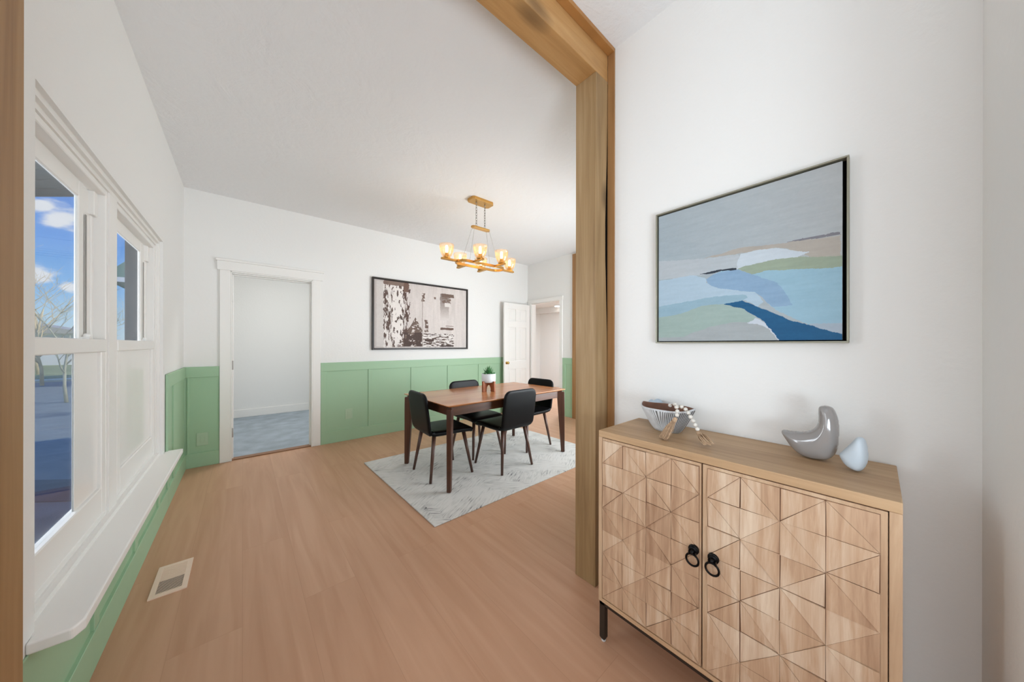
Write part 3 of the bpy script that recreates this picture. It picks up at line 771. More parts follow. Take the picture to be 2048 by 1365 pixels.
img[reg(.68, .84, .665, .705, .006, 32)] = (100, 78, 68); img[reg(.74, .84, .63, .645, .005, 33)] = (150, 136, 128)
img[reg(.68, .84, .958, .985, .005, 34)] = (60, 44, 38)
img += ((vnoise(u, v_, 90, 90, 40) - .5) * 12)[..., None]
px_0, px_1, pz0, pz1 = 1.388, 2.976, 1.222, 2.262
p2 = thing('wall_art', 'wide dark framed brown and white abstract painting on the far wall above the green panelling', 'painting', ((px_0 + px_1) / 2, YF, pz0))
hw = (px_1 - px_0) / 2; hh = pz1 - pz0
canvas('canvas', p2, slin(img), (-hw + .028, -.026, .026), (2 * hw - .056, 0, 0), (0, 0, hh - .052), (0, -1, 0), .02, art_mat('monochrome_paint'))
picframe(p2, -hw, hw, 0, hh, .022, .042, 'frame_dark', 'gap', 'X')

# ------------------------------------------------------------------ rug
rug = MB().box(-1.13, 1.13, -.80, .80, 0, .010)
ro_ = rug.build('area_rug', M['rug'], None, bevel=.004); ro_.location = (2.147, 2.862, 0.001); ro_.rotation_euler.z = math.radians(1.1)
tag(ro_, 'light grey rug with scattered dark dashes under the dining table', 'rug')

# ------------------------------------------------------------------ dining table
TZ = .768; FZ = .0135
tb = thing('dining_table', 'brown cherry topped dining table with dark tapered legs', 'table', (2.135, 2.885, FZ), math.radians(1.3))
hl_, hw_ = .805, .465; H_ = TZ - FZ
mb = MB()
n_c = 6
def rrect(a, b, r, n=5):
    pts = []
    for cx, cy, s0 in ((a - r, b - r, 0), (-a + r, b - r, 90), (-a + r, -b + r, 180), (a - r, -b + r, 270)):
        for i in range(n + 1):
            t = math.radians(s0 + 90 * i / n); pts.append((cx + r * math.cos(t), cy + r * math.sin(t)))
    return pts
top_o, top_i = rrect(hl_, hw_, .012), rrect(hl_ - .03, hw_ - .03, .01)
n_ = len(top_o)
vs = [(x, y, H_) for x, y in top_o] + [(x, y, H_ - .006) for x, y in top_o] + [(x, y, H_ - .022) for x, y in top_i]
fs = [list(range(n_)), list(range(2 * n_, 3 * n_))[::-1]] + [(k * n_ + i, (k + 1) * n_ + i, (k + 1) * n_ + (i + 1) % n_, k * n_ + (i + 1) % n_) for k in (0, 1) for i in range(n_)]
mb.add(vs, fs); mb.build('tabletop', M['tabletop'], tb, bevel=.0015)
ax, ay = hl_ - .055, hw_ - .055
MB().box(-ax, ax, -ay, -ay + .022, H_ - .105, H_ - .022).build('apron', M['darkwoodx'], tb, bevel=.002)
MB().box(-ax, ax, ay - .022, ay, H_ - .105, H_ - .022).build('apron', M['darkwoodx'], tb, bevel=.002)
MB().box(-ax, -ax + .022, -ay + .022, ay - .022, H_ - .105, H_ - .022).build('apron', M['darkwood'], tb, bevel=.002)
MB().box(ax - .022, ax, -ay + .022, ay - .022, H_ - .105, H_ - .022).build('apron', M['darkwood'], tb, bevel=.002)
for sx in (-1, 1):
    for sy in (-1, 1):
        ox, oy = sx * (hl_ - .008), sy * (hw_ - .006)     # outer corner, almost vertical
        uu = Vector((-sx, -sy)).normalized(); ww = Vector((-uu.y, uu.x))
        def q(z, wid, th, inn):
            c0 = Vector((ox, oy)) + uu * inn; c1 = c0 + uu * wid
            return [(*(c0 - ww * th / 2), z), (*(c1 - ww * th / 2), z), (*(c1 + ww * th / 2), z), (*(c0 + ww * th / 2), z)]
        zt = H_ - .034
        vs = q(0, .042, .038, .004) + q(zt - .09, .085, .044, .006) + q(zt, .092, .046, .008)
        fs = [(0, 1, 2, 3), (8, 11, 10, 9)] + [(k * 4 + i, k * 4 + (i + 1) % 4, (k + 1) * 4 + (i + 1) % 4, (k + 1) * 4 + i) for k in (0, 1) for i in range(4)]
        mb = MB().add(vs, fs)
        n0 = q(0, .04, .036, .035); lo = [(a, b, zt - .08) for a, b, _ in n0]; hi_ = [(a, b, H_ - .021) for a, b, _ in n0]
        mb.add(lo + hi_, [(0, 3, 2, 1), (4, 5, 6, 7)] + [(i, (i + 1) % 4, 4 + (i + 1) % 4, 4 + i) for i in range(4)])
        mb.build('leg', M['darkwood'], tb, bevel=.006, seg=3)

# ------------------------------------------------------------------ chairs
def shell(path, w0, th, rend0, rend1, name, parent, m=12):
    """upholstered slab swept along a side profile path [(y,z)], corners rounded at both ends"""
    P = [Vector((0, y, z)) for y, z in path]
    L_ = [0]
    for i in range(1, len(P)): L_.append(L_[-1] + (P[i] - P[i - 1]).length)
    T = L_[-1]
    ts = sorted(set([0, .004, .014, .03, .05, .075, T - .075, T - .05, T - .03, T - .014, T - .004, T] + [T * i / 14 for i in range(1, 14)]))
    ts = [t for t in ts if 0 <= t <= T]
    def at(t):
        for i in range(1, len(P)):
            if t <= L_[i] + 1e-9:
                k = (t - L_[i - 1]) / (L_[i] - L_[i - 1]); d = (P[i] - P[i - 1]).normalized()
                return P[i - 1].lerp(P[i], k), d
        return P[-1], (P[-1] - P[-2]).normalized()
    vs = []; 
    for t in ts:
        p, d = at(t); nrm = Vector((0, -d.z, d.y))
        wv = w0(t / T) if callable(w0) else w0
        def cut(dist, r):
            if r <= 0 or dist >= r: return 0
            return r - math.sqrt(max(0, r * r - (r - dist) ** 2))
        hwid = wv / 2 - cut(t, rend0) - cut(T - t, rend1)
        e = min(t, T - t); tt = th * (math.sqrt(max(0.0, 1 - (1 - min(1, e / (th * .5))) ** 2)) * .75 + .25) / 2
        ring_ = []
        for j in range(m + 1):
            a = -PI / 2 + PI * j / m    # top side left->right
            x = hwid * math.sin(a); dome = 1 - .0 * x
            edge = min(1, (hwid - abs(x)) / (th * .5)); tq = tt * (math.sqrt(max(0, 1 - (1 - edge) ** 2)))
            ring_.append(p + Vector((x, 0, 0)) + nrm * tq)
        for j in range(m - 1, 0, -1):
            a = -PI / 2 + PI * j / m
            x = hwid * math.sin(a); edge = min(1, (hwid - abs(x)) / (th * .5)); tq = tt * (math.sqrt(max(0, 1 - (1 - edge) ** 2)))
            ring_.append(p + Vector((x, 0, 0)) - nrm * tq)
        vs += ring_
    k = 2 * m; n = len(ts)
    fs = [(i * k + j, i * k + (j + 1) % k, (i + 1) * k + (j + 1) % k, (i + 1) * k + j) for i in range(n - 1) for j in range(k)] + [list(range(k)), list(range((n - 1) * k, n * k))[::-1]]
    mb = MB().add(vs, fs, smooth=True)
    return mb.build(name, M['leather'], parent, sub=1)
def make_chair(label):
    t = thing('dining_chair', label, 'chair', (0, 0, FZ), 0, 'black chairs around the dining table')
    # origin between the four feet, chair faces +Y
    shell([(.245, .418), (.20, .436), (.10, .443), (-.10, .441), (-.185, .446), (-.215, .465)], .455, .05, .05, 0, 'seat', t)
    shell([(-.195, .425), (-.222, .46), (-.232, .52), (-.252, .66), (-.272, .83)], lambda s: .458 - .02 * abs(s - .5), .034, .07, .075, 'backrest', t)
    for sx in (-1, 1):
        for sy in (-1, 1):
            MB().tube([(sx * .150, sy * .155 - .005, .428), (sx * .212, sy * .222 + .0, 0)], [.0195, .0125], 14).build('leg', M['chairleg'], t)
    fr = MB()
    fr.box(-.165, .165, -.17, -.145, .416, .430); fr.box(-.165, .165, .135, .16, .416, .430)
    fr.box(-.165, -.14, -.16, .15, .416, .430); fr.box(.14, .165, -.16, .15, .416, .430)
    fr.build('seat_frame', M['black'], t, bevel=.003)
    return t
def copy_tree(o, parent=None):
    c = o.copy(); C.objects.link(c); c.parent = parent
    for ch in list(o.children): copy_tree(ch, c)
    return c
spots = [(1.548, 2.882, -90 - 3.0, 'black chair tucked in at the left end of the dining table'),
         (2.140, 2.628, 1.8, 'black chair on the near side of the dining table, seen from behind'),
         (2.150, 3.155, 180 + 2, 'black chair on the far side of the dining table, beside the green panelling'),
         (2.775, 2.935, 90 + 3, 'black chair at the right end of the dining table, in front of the white door')]
proto = make_chair(spots[0][3])
for i, (x, y, a, lb) in enumerate(spots):
    c = proto if i == 0 else copy_tree(proto)
    c.location = (x, y, FZ); c.rotation_euler = (0, 0, math.radians(a)); c['label'] = lb

# ------------------------------------------------------------------ potted plant on the table
PX, PY = 2.14, 2.90
pl = thing('potted_plant', 'spiky green succulent in a white pot on a wooden stand on the dining table', 'plant', (PX, PY, TZ), math.radians(8))
def arch_board(L_, h, th, ang, name):
    pts = [(-L_, 0), (-.042, 0)]
    pts += [(-.042 * math.cos(math.radians(a)), .012 + .062 * math.sin(math.radians(a))) for a in range(0, 181, 15)]
    pts += [(.042, 0), (L_, 0), (L_, h + .018), (L_ - .02, h + .018), (L_ - .02, h), (-L_ + .02, h), (-L_ + .02, h + .018), (-L_, h + .018)]
    mb = MB().prism(pts, -th / 2, th / 2, 'Y')
    R_ = Matrix.Rotation(ang, 3, 'Z'); mb.v = [tuple(R_ @ Vector(p)) for p in mb.v]
    mb.build(name, M['plantwood'], pl, bevel=.0015)
arch_board(.098, .098, .022, math.radians(1), 'stand_board')
arch_board(.098, .098, .022, math.radians(-89), 'stand_board')
MB().lathe([(.0001, .099), (.068, .099), (.077, .108), (.080, .13), (.080, .198), (.076, .200), (.073, .198), (.073, .185), (.0001, .185)], n=40).build('pot', M['pot'], pl)
MB().lathe([(.073, .186), (.05, .190), (.0001, .193)]).build('soil', M['soil'], pl)
mb = MB()
for i in range(34):
    a = i * 2.399; tilt = .12 + .95 * (i / 34); L_ = .095 - .03 * (i / 34) + random.uniform(-.01, .01)
    d = Vector((math.cos(a) * math.sin(tilt), math.sin(a) * math.sin(tilt), math.cos(tilt)))
    side = Vector((-math.sin(a), math.cos(a), 0)); up = side.cross(d) * -1
    b0 = Vector((0, 0, .19)) + Vector((math.cos(a), math.sin(a), 0)) * .012 * (i / 34)
    r = []
    for k, (f, w_) in enumerate(((0, .006), (.35, .0085), (.7, .0055), (1, .0004))):
        p = b0 + d * L_ * f + Vector((0, 0, .012)) * f * f
        r.append([p - side * w_, p + up * w_ * .5, p + side * w_, p - up * w_ * .25])
    vs = [p for q_ in r for p in q_]
    mb.add(vs, [(k * 4 + j, k * 4 + (j + 1) % 4, (k + 1) * 4 + (j + 1) % 4, (k + 1) * 4 + j) for k in range(3) for j in range(4)] + [(3, 2, 1, 0)], smooth=True)
mb.build('leaves', M['leaf'], pl)
mb = MB()
for i in range(40):
    a = random.uniform(0, 2 * PI); r = random.uniform(.035, .072)
    c = (math.cos(a) * r, math.sin(a) * r, .196 + random.uniform(0, .008))
    mb.sphere(c, random.uniform(.006, .011), 5)
mb.build('moss', M['leaf'], pl)

# ------------------------------------------------------------------ chandelier
ch = thing('chandelier', 'gold chandelier with six glowing glass shades above the dining table', 'chandelier', (2.045, 2.93, ZC), math.radians(0))
def chamfer(a, b, c):
    return [(a, b - c), (a - c, b), (-a + c, b), (-a, b - c), (-a, -b + c), (-a + c, -b), (a - c, -b), (a, -b + c)]
MB().prism(chamfer(.145, .068, .022), -.030, 0).build('canopy', M['brass'], ch, bevel=.002)
ZP = -.315   # hanging plate
MB().prism(chamfer(.122, .030, .018), ZP - .010, ZP + .008).build('spreader_plate', M['brass'], ch, bevel=.002)
for sx in (-.058, .058):
    mb = MB(); z = -.032; k = 0
    mb.tube([(sx, 0, -.03), (sx, 0, -.042)], .006, 8)
    while z > ZP + .03:
        mb.torus((sx, 0, z - .018), .0095, .0020, 'X' if k % 2 else 'Y', 14, 6, 1.9)
        z -= .029; k += 1
    mb.tube([(sx, 0, z), (sx, 0, ZP + .006)], .003, 8)
    mb.build('chain', M['cable'], ch)
ZR = -.735   # ring plane
RL, RW = .315, .092
def racetrack(L_, Wd, n=14):
    pts = []
    for i in range(n + 1):
        t = -PI / 2 + PI * i / n; pts.append((L_ - Wd + Wd * math.cos(t), Wd * math.sin(t)))
    for i in range(n + 1):
        t = PI / 2 + PI * i / n; pts.append((-L_ + Wd + Wd * math.cos(t), Wd * math.sin(t)))
    return pts
oo, ii = racetrack(RL, RW), racetrack(RL - .012, RW - .012)
n_ = len(oo); zA, zB = ZR - .014, ZR + .014
vs = [(x, y, zA) for x, y in oo] + [(x, y, zB) for x, y in oo] + [(x, y, zA) for x, y in ii] + [(x, y, zB) for x, y in ii]
fs = []
for i in range(n_):
    j = (i + 1) % n_
    fs += [(i, j, n_ + j, n_ + i), (2 * n_ + j, 2 * n_ + i, 3 * n_ + i, 3 * n_ + j), (n_ + i, n_ + j, 3 * n_ + j, 3 * n_ + i), (j, i, 2 * n_ + i, 2 * n_ + j)]
MB().add(vs, fs).build('ring', M['brass'], ch, bevel=.001, seg=1)
for sx in (-1, 1):
    for sy in (-1, 1):
        MB().tube([(sx * .09, sy * .018, ZP - .006), (sx * .105, sy * .03, ZP - .03), (sx * .20, sy * (RW - .006), ZR + .012)], .0014, 6).build('cable', M['cable'], ch)
lights = [(-.43, 0, -1, 0), (.43, 0, 1, 0), (-.145, -.20, 0, -1), (.145, -.20, 0, -1), (-.145, .20, 0, 1), (.145, .20, 0, 1)]
for k, (lx, ly, dx, dy) in enumerate(lights):
    # flat tapering arm from the ring to a tip beyond the socket
    if dx:
        a0 = RL - .006; mb = MB().prism([(dx * a0, -.017), (dx * .49, -.017), (dx * .49, .017), (dx * a0, .017)], ZR - .010, ZR + .010)
    else:
        a0 = RW - .006; mb = MB().prism([(lx - .017, dy * a0), (lx - .017, dy * .255), (lx + .017, dy * .255), (lx + .017, dy * a0)], ZR - .010, ZR + .010)
    arm = mb.build('arm', M['brass'], ch, bevel=.0015, seg=1)
    MB().lathe([(.0001, ZR + .008), (.034, ZR + .008), (.040, ZR + .014), (.036, ZR + .022), (.020, ZR + .026), (.0185, ZR + .062), (.0001, ZR + .062)], (lx, ly, 0), 24).build('socket', M['brass'], arm)
    MB().lathe([(.034, ZR + .022), (.050, ZR + .035), (.066, ZR + .075), (.074, ZR + .115), (.076, ZR + .150), (.0735, ZR + .150), (.0715, ZR + .115), (.0635, ZR + .077), (.048, ZR + .038), (.032, ZR + .0245)], (lx, ly, 0), 28).build('glass_shade', M['amber'], arm)
    MB().lathe([(.0001, ZR + .060), (.010, ZR + .062), (.0135, ZR + .085), (.0135, ZR + .125), (.009, ZR + .140), (.0001, ZR + .144)], (lx, ly, 0), 16).build('bulb', M['bulb'], arm)

# ------------------------------------------------------------------ carved cabinet
CX = 1.189; CY0, CY1 = -.0415, .797; CZ0, CZ1 = .178, .9245
cab = thing('cabinet', 'wooden two door cabinet with carved triangle pattern under the seascape', 'cabinet', (CX, 0, 0))
DP = XR - .006 - CX
MB().box(0, DP, CY0, CY1, CZ1 - .028, CZ1).build('top_panel', M['cabtop'], cab, bevel=.002)
MB().box(0, DP, CY0, CY0 + .021, CZ0, CZ1 - .028).build('side_panel', M['cabside'], cab, bevel=.0015)
MB().box(0, DP, CY1 - .017, CY1, CZ0, CZ1 - .028).build('side_panel', M['cabside'], cab, bevel=.0015)
MB().box(0, DP, CY0 + .021, CY1 - .017, CZ0, CZ0 + .016).build('bottom_panel', wood('pine_bottom', (166, 130, 96), (190, 154, 118), (206, 176, 142), 'Y', 30, .06, .6), cab, bevel=.0015)
MB().box(DP - .01, DP, CY0 + .02, CY1 - .017, CZ0 + .02, CZ1 - .03).build('back_panel', M['cabside'], cab)
base = MB()
base.box(.004, .026, CY0 + .004, CY1 - .003, CZ0 - .016, CZ0); base.box(DP - .026, DP - .006, CY0 + .004, CY1 - .003, CZ0 - .016, CZ0)
base.box(.026, DP - .026, CY0 + .004, CY0 + .026, CZ0 - .016, CZ0); base.box(.026, DP - .026, CY1 - .026, CY1 - .003, CZ0 - .016, CZ0)
base.build('base_frame', M['legmetal'], cab, bevel=.001, seg=1)
for x in (.004, DP - .028):
    for y in (CY0 + .004, CY1 - .029):
        lg = MB().box(x, x + .024, y, y + .026, .018, CZ0 - .002)
        a, b = (x, y); 
        vs = [(a, b, .018), (a + .024, b, .018), (a + .024, b + .026, .018), (a, b + .026, .018), (a + .006, b + .006, .006), (a + .018, b + .006, .006), (a + .018, b + .020, .006), (a + .006, b + .020, .006)]
        lg.add(vs, [(0, 1, 2, 3), (4, 7, 6, 5)] + [(i, (i + 1) % 4, 4 + (i + 1) % 4, 4 + i) for i in range(4)])
        lg_ = lg.build('leg', M['legmetal'], cab, bevel=.001, seg=1)
        MB().lathe([(.009, .0), (.010, .007), (.0001, .007)], (x + .012, y + .013, 0), 16).build('foot_pad', M['rubber'], lg_)

def door(y0, y1, cols, zt, zb, hy, seed):
    """slab with raised wedge facets; every star vertex joins eight facets"""
    r = random.Random(seed)
    d = MB().box(.002, .020, y0, y1, zb, zt)
    dd = d.build('door', M['cabside'], cab, bevel=.0015)
    nrow = 7; zs_ = [zt - .010 - i * (zt - .010 - zb - .006) / nrow for i in range(nrow + 1)]
    vs = []; fs = []; tone = []
    for c in range(4):
        for k in range(nrow):
            ya, yb, za, zb_ = cols[c], cols[c + 1], zs_[k], zs_[k + 1]
            # parity: stars sit where column + row is odd
            if (c + k) % 2: tri = [[(ya, za), (yb, za), (yb, zb_)], [(ya, za), (yb, zb_), (ya, zb_)]]
            else: tri = [[(yb, za), (ya, za), (ya, zb_)], [(yb, za), (ya, zb_), (yb, zb_)]]
            for t in tri:
                cy = sum(p[0] for p in t) / 3; cz = sum(p[1] for p in t) / 3
                # wedge: one whole edge stands proud, the opposite corner sinks
                low = r.choice((0, 1, 2)); h = [.0065] * 3; h[low] = .002
                if r.random() < .35: h = [.002] * 3; h[low] = .0065
                g = r.choice((.0003, .0006, .0013))
                P_ = []
                for (py, pz) in t:
                    dv = Vector((cy - py, cz - pz)); dv = dv.normalized() * (g * 2.2)
                    P_.append((py + dv.x, pz + dv.y))
                b0 = len(vs)
                for (py, pz), hh_ in zip(P_, h): vs.append((.002 - hh_, py, pz))
                for (py, pz) in P_: vs.append((.0025, py, pz))
                fs += [(b0, b0 + 1, b0 + 2)] + [(b0 + i, b0 + (i + 1) % 3, b0 + 3 + (i + 1) % 3, b0 + 3 + i) for i in range(3)]
                tn = r.random(); tone += [tn] * 4
    mb = MB().add(vs, fs)
    me_o = mb.build('carved_facets', [M['cab']], dd)
    a = me_o.data.attributes.new('tone', 'FLOAT', 'FACE'); a.data.foreach_set('value', tone)
    # dark stained ground showing in the grooves
    MB().box(.0012, .0022, cols[-1], cols[0], zs_[-1], zs_[0]).build('groove_ground', M['groove'], dd)
    # ring pull
    hd = MB()
    hd.lathe([(.0001, 0), (.0001, .0)], n=8) if False else None
    z0 = .592
    def disc(mb_, x0, x1, r_, z):
        mb_.tube([(x0, hy, z), (x1, hy, z)], r_, 20)
    disc(hd, .001, -.010, .0165, z0); disc(hd, -.010, -.014, .0125, z0)
    hd.tube([(-.012, hy, z0), (-.020, hy, z0 - .002), (-.023, hy, z0 - .006)], [.006, .0065, .005], 12)
    hd.box(-.022, -.012, hy - .012, hy - .008, z0 - .016, z0); hd.box(-.022, -.012, hy + .008, hy + .012, z0 - .016, z0)
    hh2 = hd.build('handle_plate', M['iron'], dd, bevel=.001, seg=1)
    rg = MB().torus((-.018, hy, z0 - .030), .0195, .0034, 'X', 36, 12)
    rg.build('ring_pull', M['iron'], hh2)
    return dd
door(.391, .779, [.776, .681, .5825, .4885, .396], .8935, .197, .4115, 5)
door(-.019, .3865, [.371, .279, .183, .088, -.007], .8935, .197, .3515, 11)

# ------------------------------------------------------------------ things on the cabinet
def pillow(name, outline, x, half, mat, label, cat, bev):
    """rounded solid from a side outline (y, z)"""
    cy = sum(p[0] for p in outline) / len(outline); zb = min(p[1] for p in outline)
    cu = bpy.data.curves.new(name, 'CURVE'); cu.dimensions = '2D'; cu.fill_mode = 'BOTH'
    sp = cu.splines.new('BEZIER'); sp.bezier_points.add(len(outline) - 1); sp.use_cyclic_u = True
    for bp_, (y, z) in zip(sp.bezier_points, outline):
        bp_.co = (y - cy, z - zb, 0); bp_.handle_left_type = bp_.handle_right_type = 'AUTO'
    cu.extrude = half - bev; cu.bevel_depth = bev; cu.bevel_resolution = 6; cu.offset = -bev; cu.resolution_u = 6
    tmp = bpy.data.objects.new('tmp', cu); C.objects.link(tmp)
    dg = bpy.context.evaluated_depsgraph_get(); dg.update()
    me = bpy.data.meshes.new_from_object(tmp.evaluated_get(dg)); bpy.data.objects.remove(tmp)
    me.name = name; me.materials.clear(); me.materials.append(mat)
    for v__ in me.vertices:
        a, b, c = v__.co; v__.co = (c, a, b)
    bm = bmesh.new(); bm.from_mesh(me); bmesh.ops.remove_doubles(bm, verts=bm.verts, dist=.0002)
    bmesh.ops.recalc_face_normals(bm, faces=bm.faces); bm.to_mesh(me); bm.free()
    zmin = min(q.co.z for q in me.vertices)
    me.polygons.foreach_set('use_smooth', [True] * len(me.polygons))
    o_ = bpy.data.objects.new(name, me); C.objects.link(o_); o_.location = (x, cy, CZ1 - zmin)
    tag(o_, label, cat); return o_

BIRD = [(0.22, 0.996), (0.19, 1.000), (0.157, 1.008), (0.138, 1.019), (0.126, 1.036), (0.1215, 1.058), (0.1225, 1.086), (0.118, 1.099), (0.102, 1.102), (0.089, 1.095), (0.080, 1.072), (0.076, 1.045), (0.076, 1.011), (0.078, 0.977), (0.084, 0.953), (0.098, 0.932), (0.119, 0.924), (0.144, 0.922), (0.167, 0.927), (0.187, 0.942), (0.203, 0.963)]
def loft_bird(name, outline, x, thick, mat, label, cat, rz=0):
    """solid whose thickness grows from the outline towards its middle like a thrown ceramic form"""
    ol = [Vector(p) for p in outline]; n = len(ol)
    # smooth outline by Catmull-Rom
    sm_ = []
    for i in range(n):
        p0, p1, p2, p3 = ol[i - 1], ol[i], ol[(i + 1) % n], ol[(i + 2) % n]
        for k in range(4):
            t = k / 4
            sm_.append(.5 * ((2 * p1) + (p2 - p0) * t + (2 * p0 - 5 * p1 + 4 * p2 - p3) * t * t + (3 * p1 - p0 - 3 * p2 + p3) * t ** 3))
    ccx = sum(p.x for p in sm_) / len(sm_)
    ar = sum(sm_[k - 1].x * sm_[k].y - sm_[k].x * sm_[k - 1].y for k in range(len(sm_)))
    off = []
    for k in range(len(sm_)):      # grow slightly so the later smoothing lands on the outline
        tg = (sm_[(k + 1) % len(sm_)] - sm_[k - 1]).normalized(); nn = Vector((tg.y, -tg.x)) * (1 if ar > 0 else -1)
        off.append(sm_[k] + nn * .0026)
    sm_ = off
    cy = sum(p.x for p in sm_) / len(sm_); zb = min(p.y for p in sm_)
    bm = bmesh.new()
    # grid of points inside the outline with distance-to-edge thickness
    ys = [p.x for p in sm_]; zz = [p.y for p in sm_]
    step = .0017
    Y_ = np.arange(min(ys) - step, max(ys) + step, step); Z_ = np.arange(min(zz) - step, max(zz) + step, step)
    U_, V_ = np.meshgrid(Y_, Z_)
    ins = inpoly(U_, V_, [(p.x, p.y) for p in sm_])
    D_ = np.full(U_.shape, 1e9); NX = np.zeros(U_.shape); NZ = np.zeros(U_.shape)
    for i in range(len(sm_)):
        a, b = sm_[i], sm_[(i + 1) % len(sm_)]; dx, dz = b.x - a.x, b.y - a.y
        t = np.clip(((U_ - a.x) * dx + (V_ - a.y) * dz) / (dx * dx + dz * dz + 1e-12), 0, 1)
        qx, qz = a.x + t * dx, a.y + t * dz; dd_ = np.hypot(U_ - qx, V_ - qz)
        better = dd_ < D_; D_ = np.where(better, dd_, D_); NX = np.where(better, qx, NX); NZ = np.where(better, qz, NZ)
    # boundary points are snapped on the outline
    near = (D_ < step * .75)
    keep = ins | near
    # smooth medial ridges
    D_ = np.where(ins, D_, 0)
    for _ in range(5):
        D_ = np.where(ins & ~near, (D_ * 2 + np.roll(D_, 1, 0) + np.roll(D_, -1, 0) + np.roll(D_, 1, 1) + np.roll(D_, -1, 1)) / 6, D_)
    R_ = max(D_.max(), 1e-6)
    idx = {}; vf, vb_ = [], []
    verts = []
    for j in range(U_.shape[0]):
        for i in range(U_.shape[1]):
            if not keep[j, i]: continue
            if near[j, i]:
                y, z, h = NX[j, i], NZ[j, i], 0.0
                idx[(j, i)] = (len(verts), len(verts)); verts.append((0, y - cy, z - zb))
            else:
                s__ = min(1, D_[j, i] / (R_ * .95)); h = thick * math.sqrt(max(0, 1 - (1 - s__) ** 2))
                idx[(j, i)] = (len(verts), len(verts) + 1)
                verts.append((-h, U_[j, i] - cy, V_[j, i] - zb)); verts.append((h, U_[j, i] - cy, V_[j, i] - zb))
    faces = []
    for j in range(U_.shape[0] - 1):
        for i in range(U_.shape[1] - 1):
            q = [(j, i), (j, i + 1), (j + 1, i + 1), (j + 1, i)]
            q = [c for c in q if c in idx]
            if len(q) >= 3:
                faces.append([idx[c][0] for c in q]); f2 = [idx[c][1] for c in q][::-1]
                if set(f2) != set(faces[-1]): faces.append(f2)
                else: faces.pop()
    me = bpy.data.meshes.new(name); me.from_pydata(verts, [], faces); me.materials.append(mat)
    bm.from_mesh(me)
    bmesh.ops.remove_doubles(bm, verts=bm.verts, dist=.0004)
    bmesh.ops.holes_fill(bm, edges=bm.edges, sides=8)
    for _ in range(14): bmesh.ops.smooth_vert(bm, verts=bm.verts, factor=.5, use_axis_x=True, use_axis_y=True, use_axis_z=True)
    bmesh.ops.recalc_face_normals(bm, faces=bm.faces)
    zmin = min(q.co.z for q in bm.verts)
    for q in bm.verts: q.co.z = max(q.co.z - zmin, 0)
    bm.to_mesh(me); bm.free()
    me.polygons.foreach_set('use_smooth', [True] * len(me.polygons))
    o_ = bpy.data.objects.new(name, me); C.objects.link(o_); o_.location = (x, cy, CZ1 + .0002)
    o_.rotation_euler.z = rz
    if label: tag(o_, label, cat)
    return o_
loft_bird('ceramic_bird', BIRD, 1.43, .036, M['birdgrey'], 'glossy grey ceramic bird with upright neck on the cabinet top', 'figurine', math.radians(-12))
WB = [(0.074, 0.963), (0.067, 0.975), (0.053, 0.997), (0.038, 1.022), (0.030, 1.026), (0.021, 1.018), (0.016, 0.99), (0.016, 0.959), (0.023, 0.936), (0.032, 0.925), (0.042, 0.925), (0.058, 0.933), (0.067, 0.945)]
loft_bird('ceramic_bird', WB, 1.385, .026, M['birdwhite'], 'small pale white ceramic bird right of the grey bird', 'figurine', math.radians(-15))
loft_bird('ceramic_bird', [(-.025, .0), (.024, .0), (.034, .04), (.034, .085), (.026, .104), (.010, .100), (-.004, .110), (-.018, .108), (-.032, .09), (-.034, .04)], 1.500, .03, M['birdblue'], 'light blue ceramic figurine peeking out behind the ridged bowl', 'figurine').location = (1.515, .697, CZ1 + .0002)

# ridged boat shaped bowl
bw = thing('ridged_bowl', 'grey and white ridged oval bowl with pointed ends on the cabinet', 'bowl', (1.408, .597, CZ1), math.radians(-3))
def bowl_pt(t, h, inner=0.0, ridge=0.0):
    # t angle, h 0..1 height; long axis along Y with pinched ends at the rim
    k = h ** .8
    L_ = .052 + (.114 - .052) * k - inner; Wd = .034 + (.088 - .034) * k - inner
    c, s = math.cos(t), math.sin(t)
    p = 1.0 - .30 * h
    x = Wd * math.copysign(abs(c) ** (1 / p * 1.0), c); y = L_ * math.copysign(abs(s) ** (p), s)
    lift = .010 * h * abs(s) ** 6
    q = 1 + ridge
    return (x * q, y * q, .104 * h + lift)
nT = 280; nH = 14
def tang(i):
    hf = nT // 2; q = (i % hf) / hf; a = math.asin(max(-1, min(1, (2 * q - 1)))) * .75 + (q - .5) * PI * .25
    return a + (0 if i < hf else PI)
mb = MB(); vs = []; 
for j in range(nH + 1):
    h = j / nH
    for i in range(nT):
        t = tang(i)
        rd = (.022 if (i // 2) % 2 else -.012) * min(1, h * 6) * min(1, (1 - h) * 12)
        vs.append(bowl_pt(t, h, 0, rd))
for j in range(nH + 1):
    h = 1 - j / nH * .93
    for i in range(nT): 
        p = bowl_pt(tang(i), h, .0045); vs.append((p[0], p[1], p[2] + (0 if j == 0 else .002)))
rows = 2 * (nH + 1); fs = []; mi = []
for j in range(rows - 1):
    for i in range(nT):
        fs.append((j * nT + i, j * nT + (i + 1) % nT, (j + 1) * nT + (i + 1) % nT, (j + 1) * nT + i))
        mi.append((0 if ((i // 2) % 2) else 1) if j < nH - 1 else (0 if j <= nH else 2))
fs.append(list(range(nT))[::-1]); mi.append(1); fs.append([(rows - 1) * nT + i for i in range(nT)]); mi.append(2)
mb.v = vs; mb.f = fs; mb.m = mi; mb.sm = [True] * len(fs)
bo = mb.build('bowl_body', [plain('bowl_ridge_white', (208, 210, 212), .7, var=.12, vscale=30), plain('bowl_ridge_grey', (104, 104, 104), .75, var=.3, vscale=22), M['bowlin']], bw)

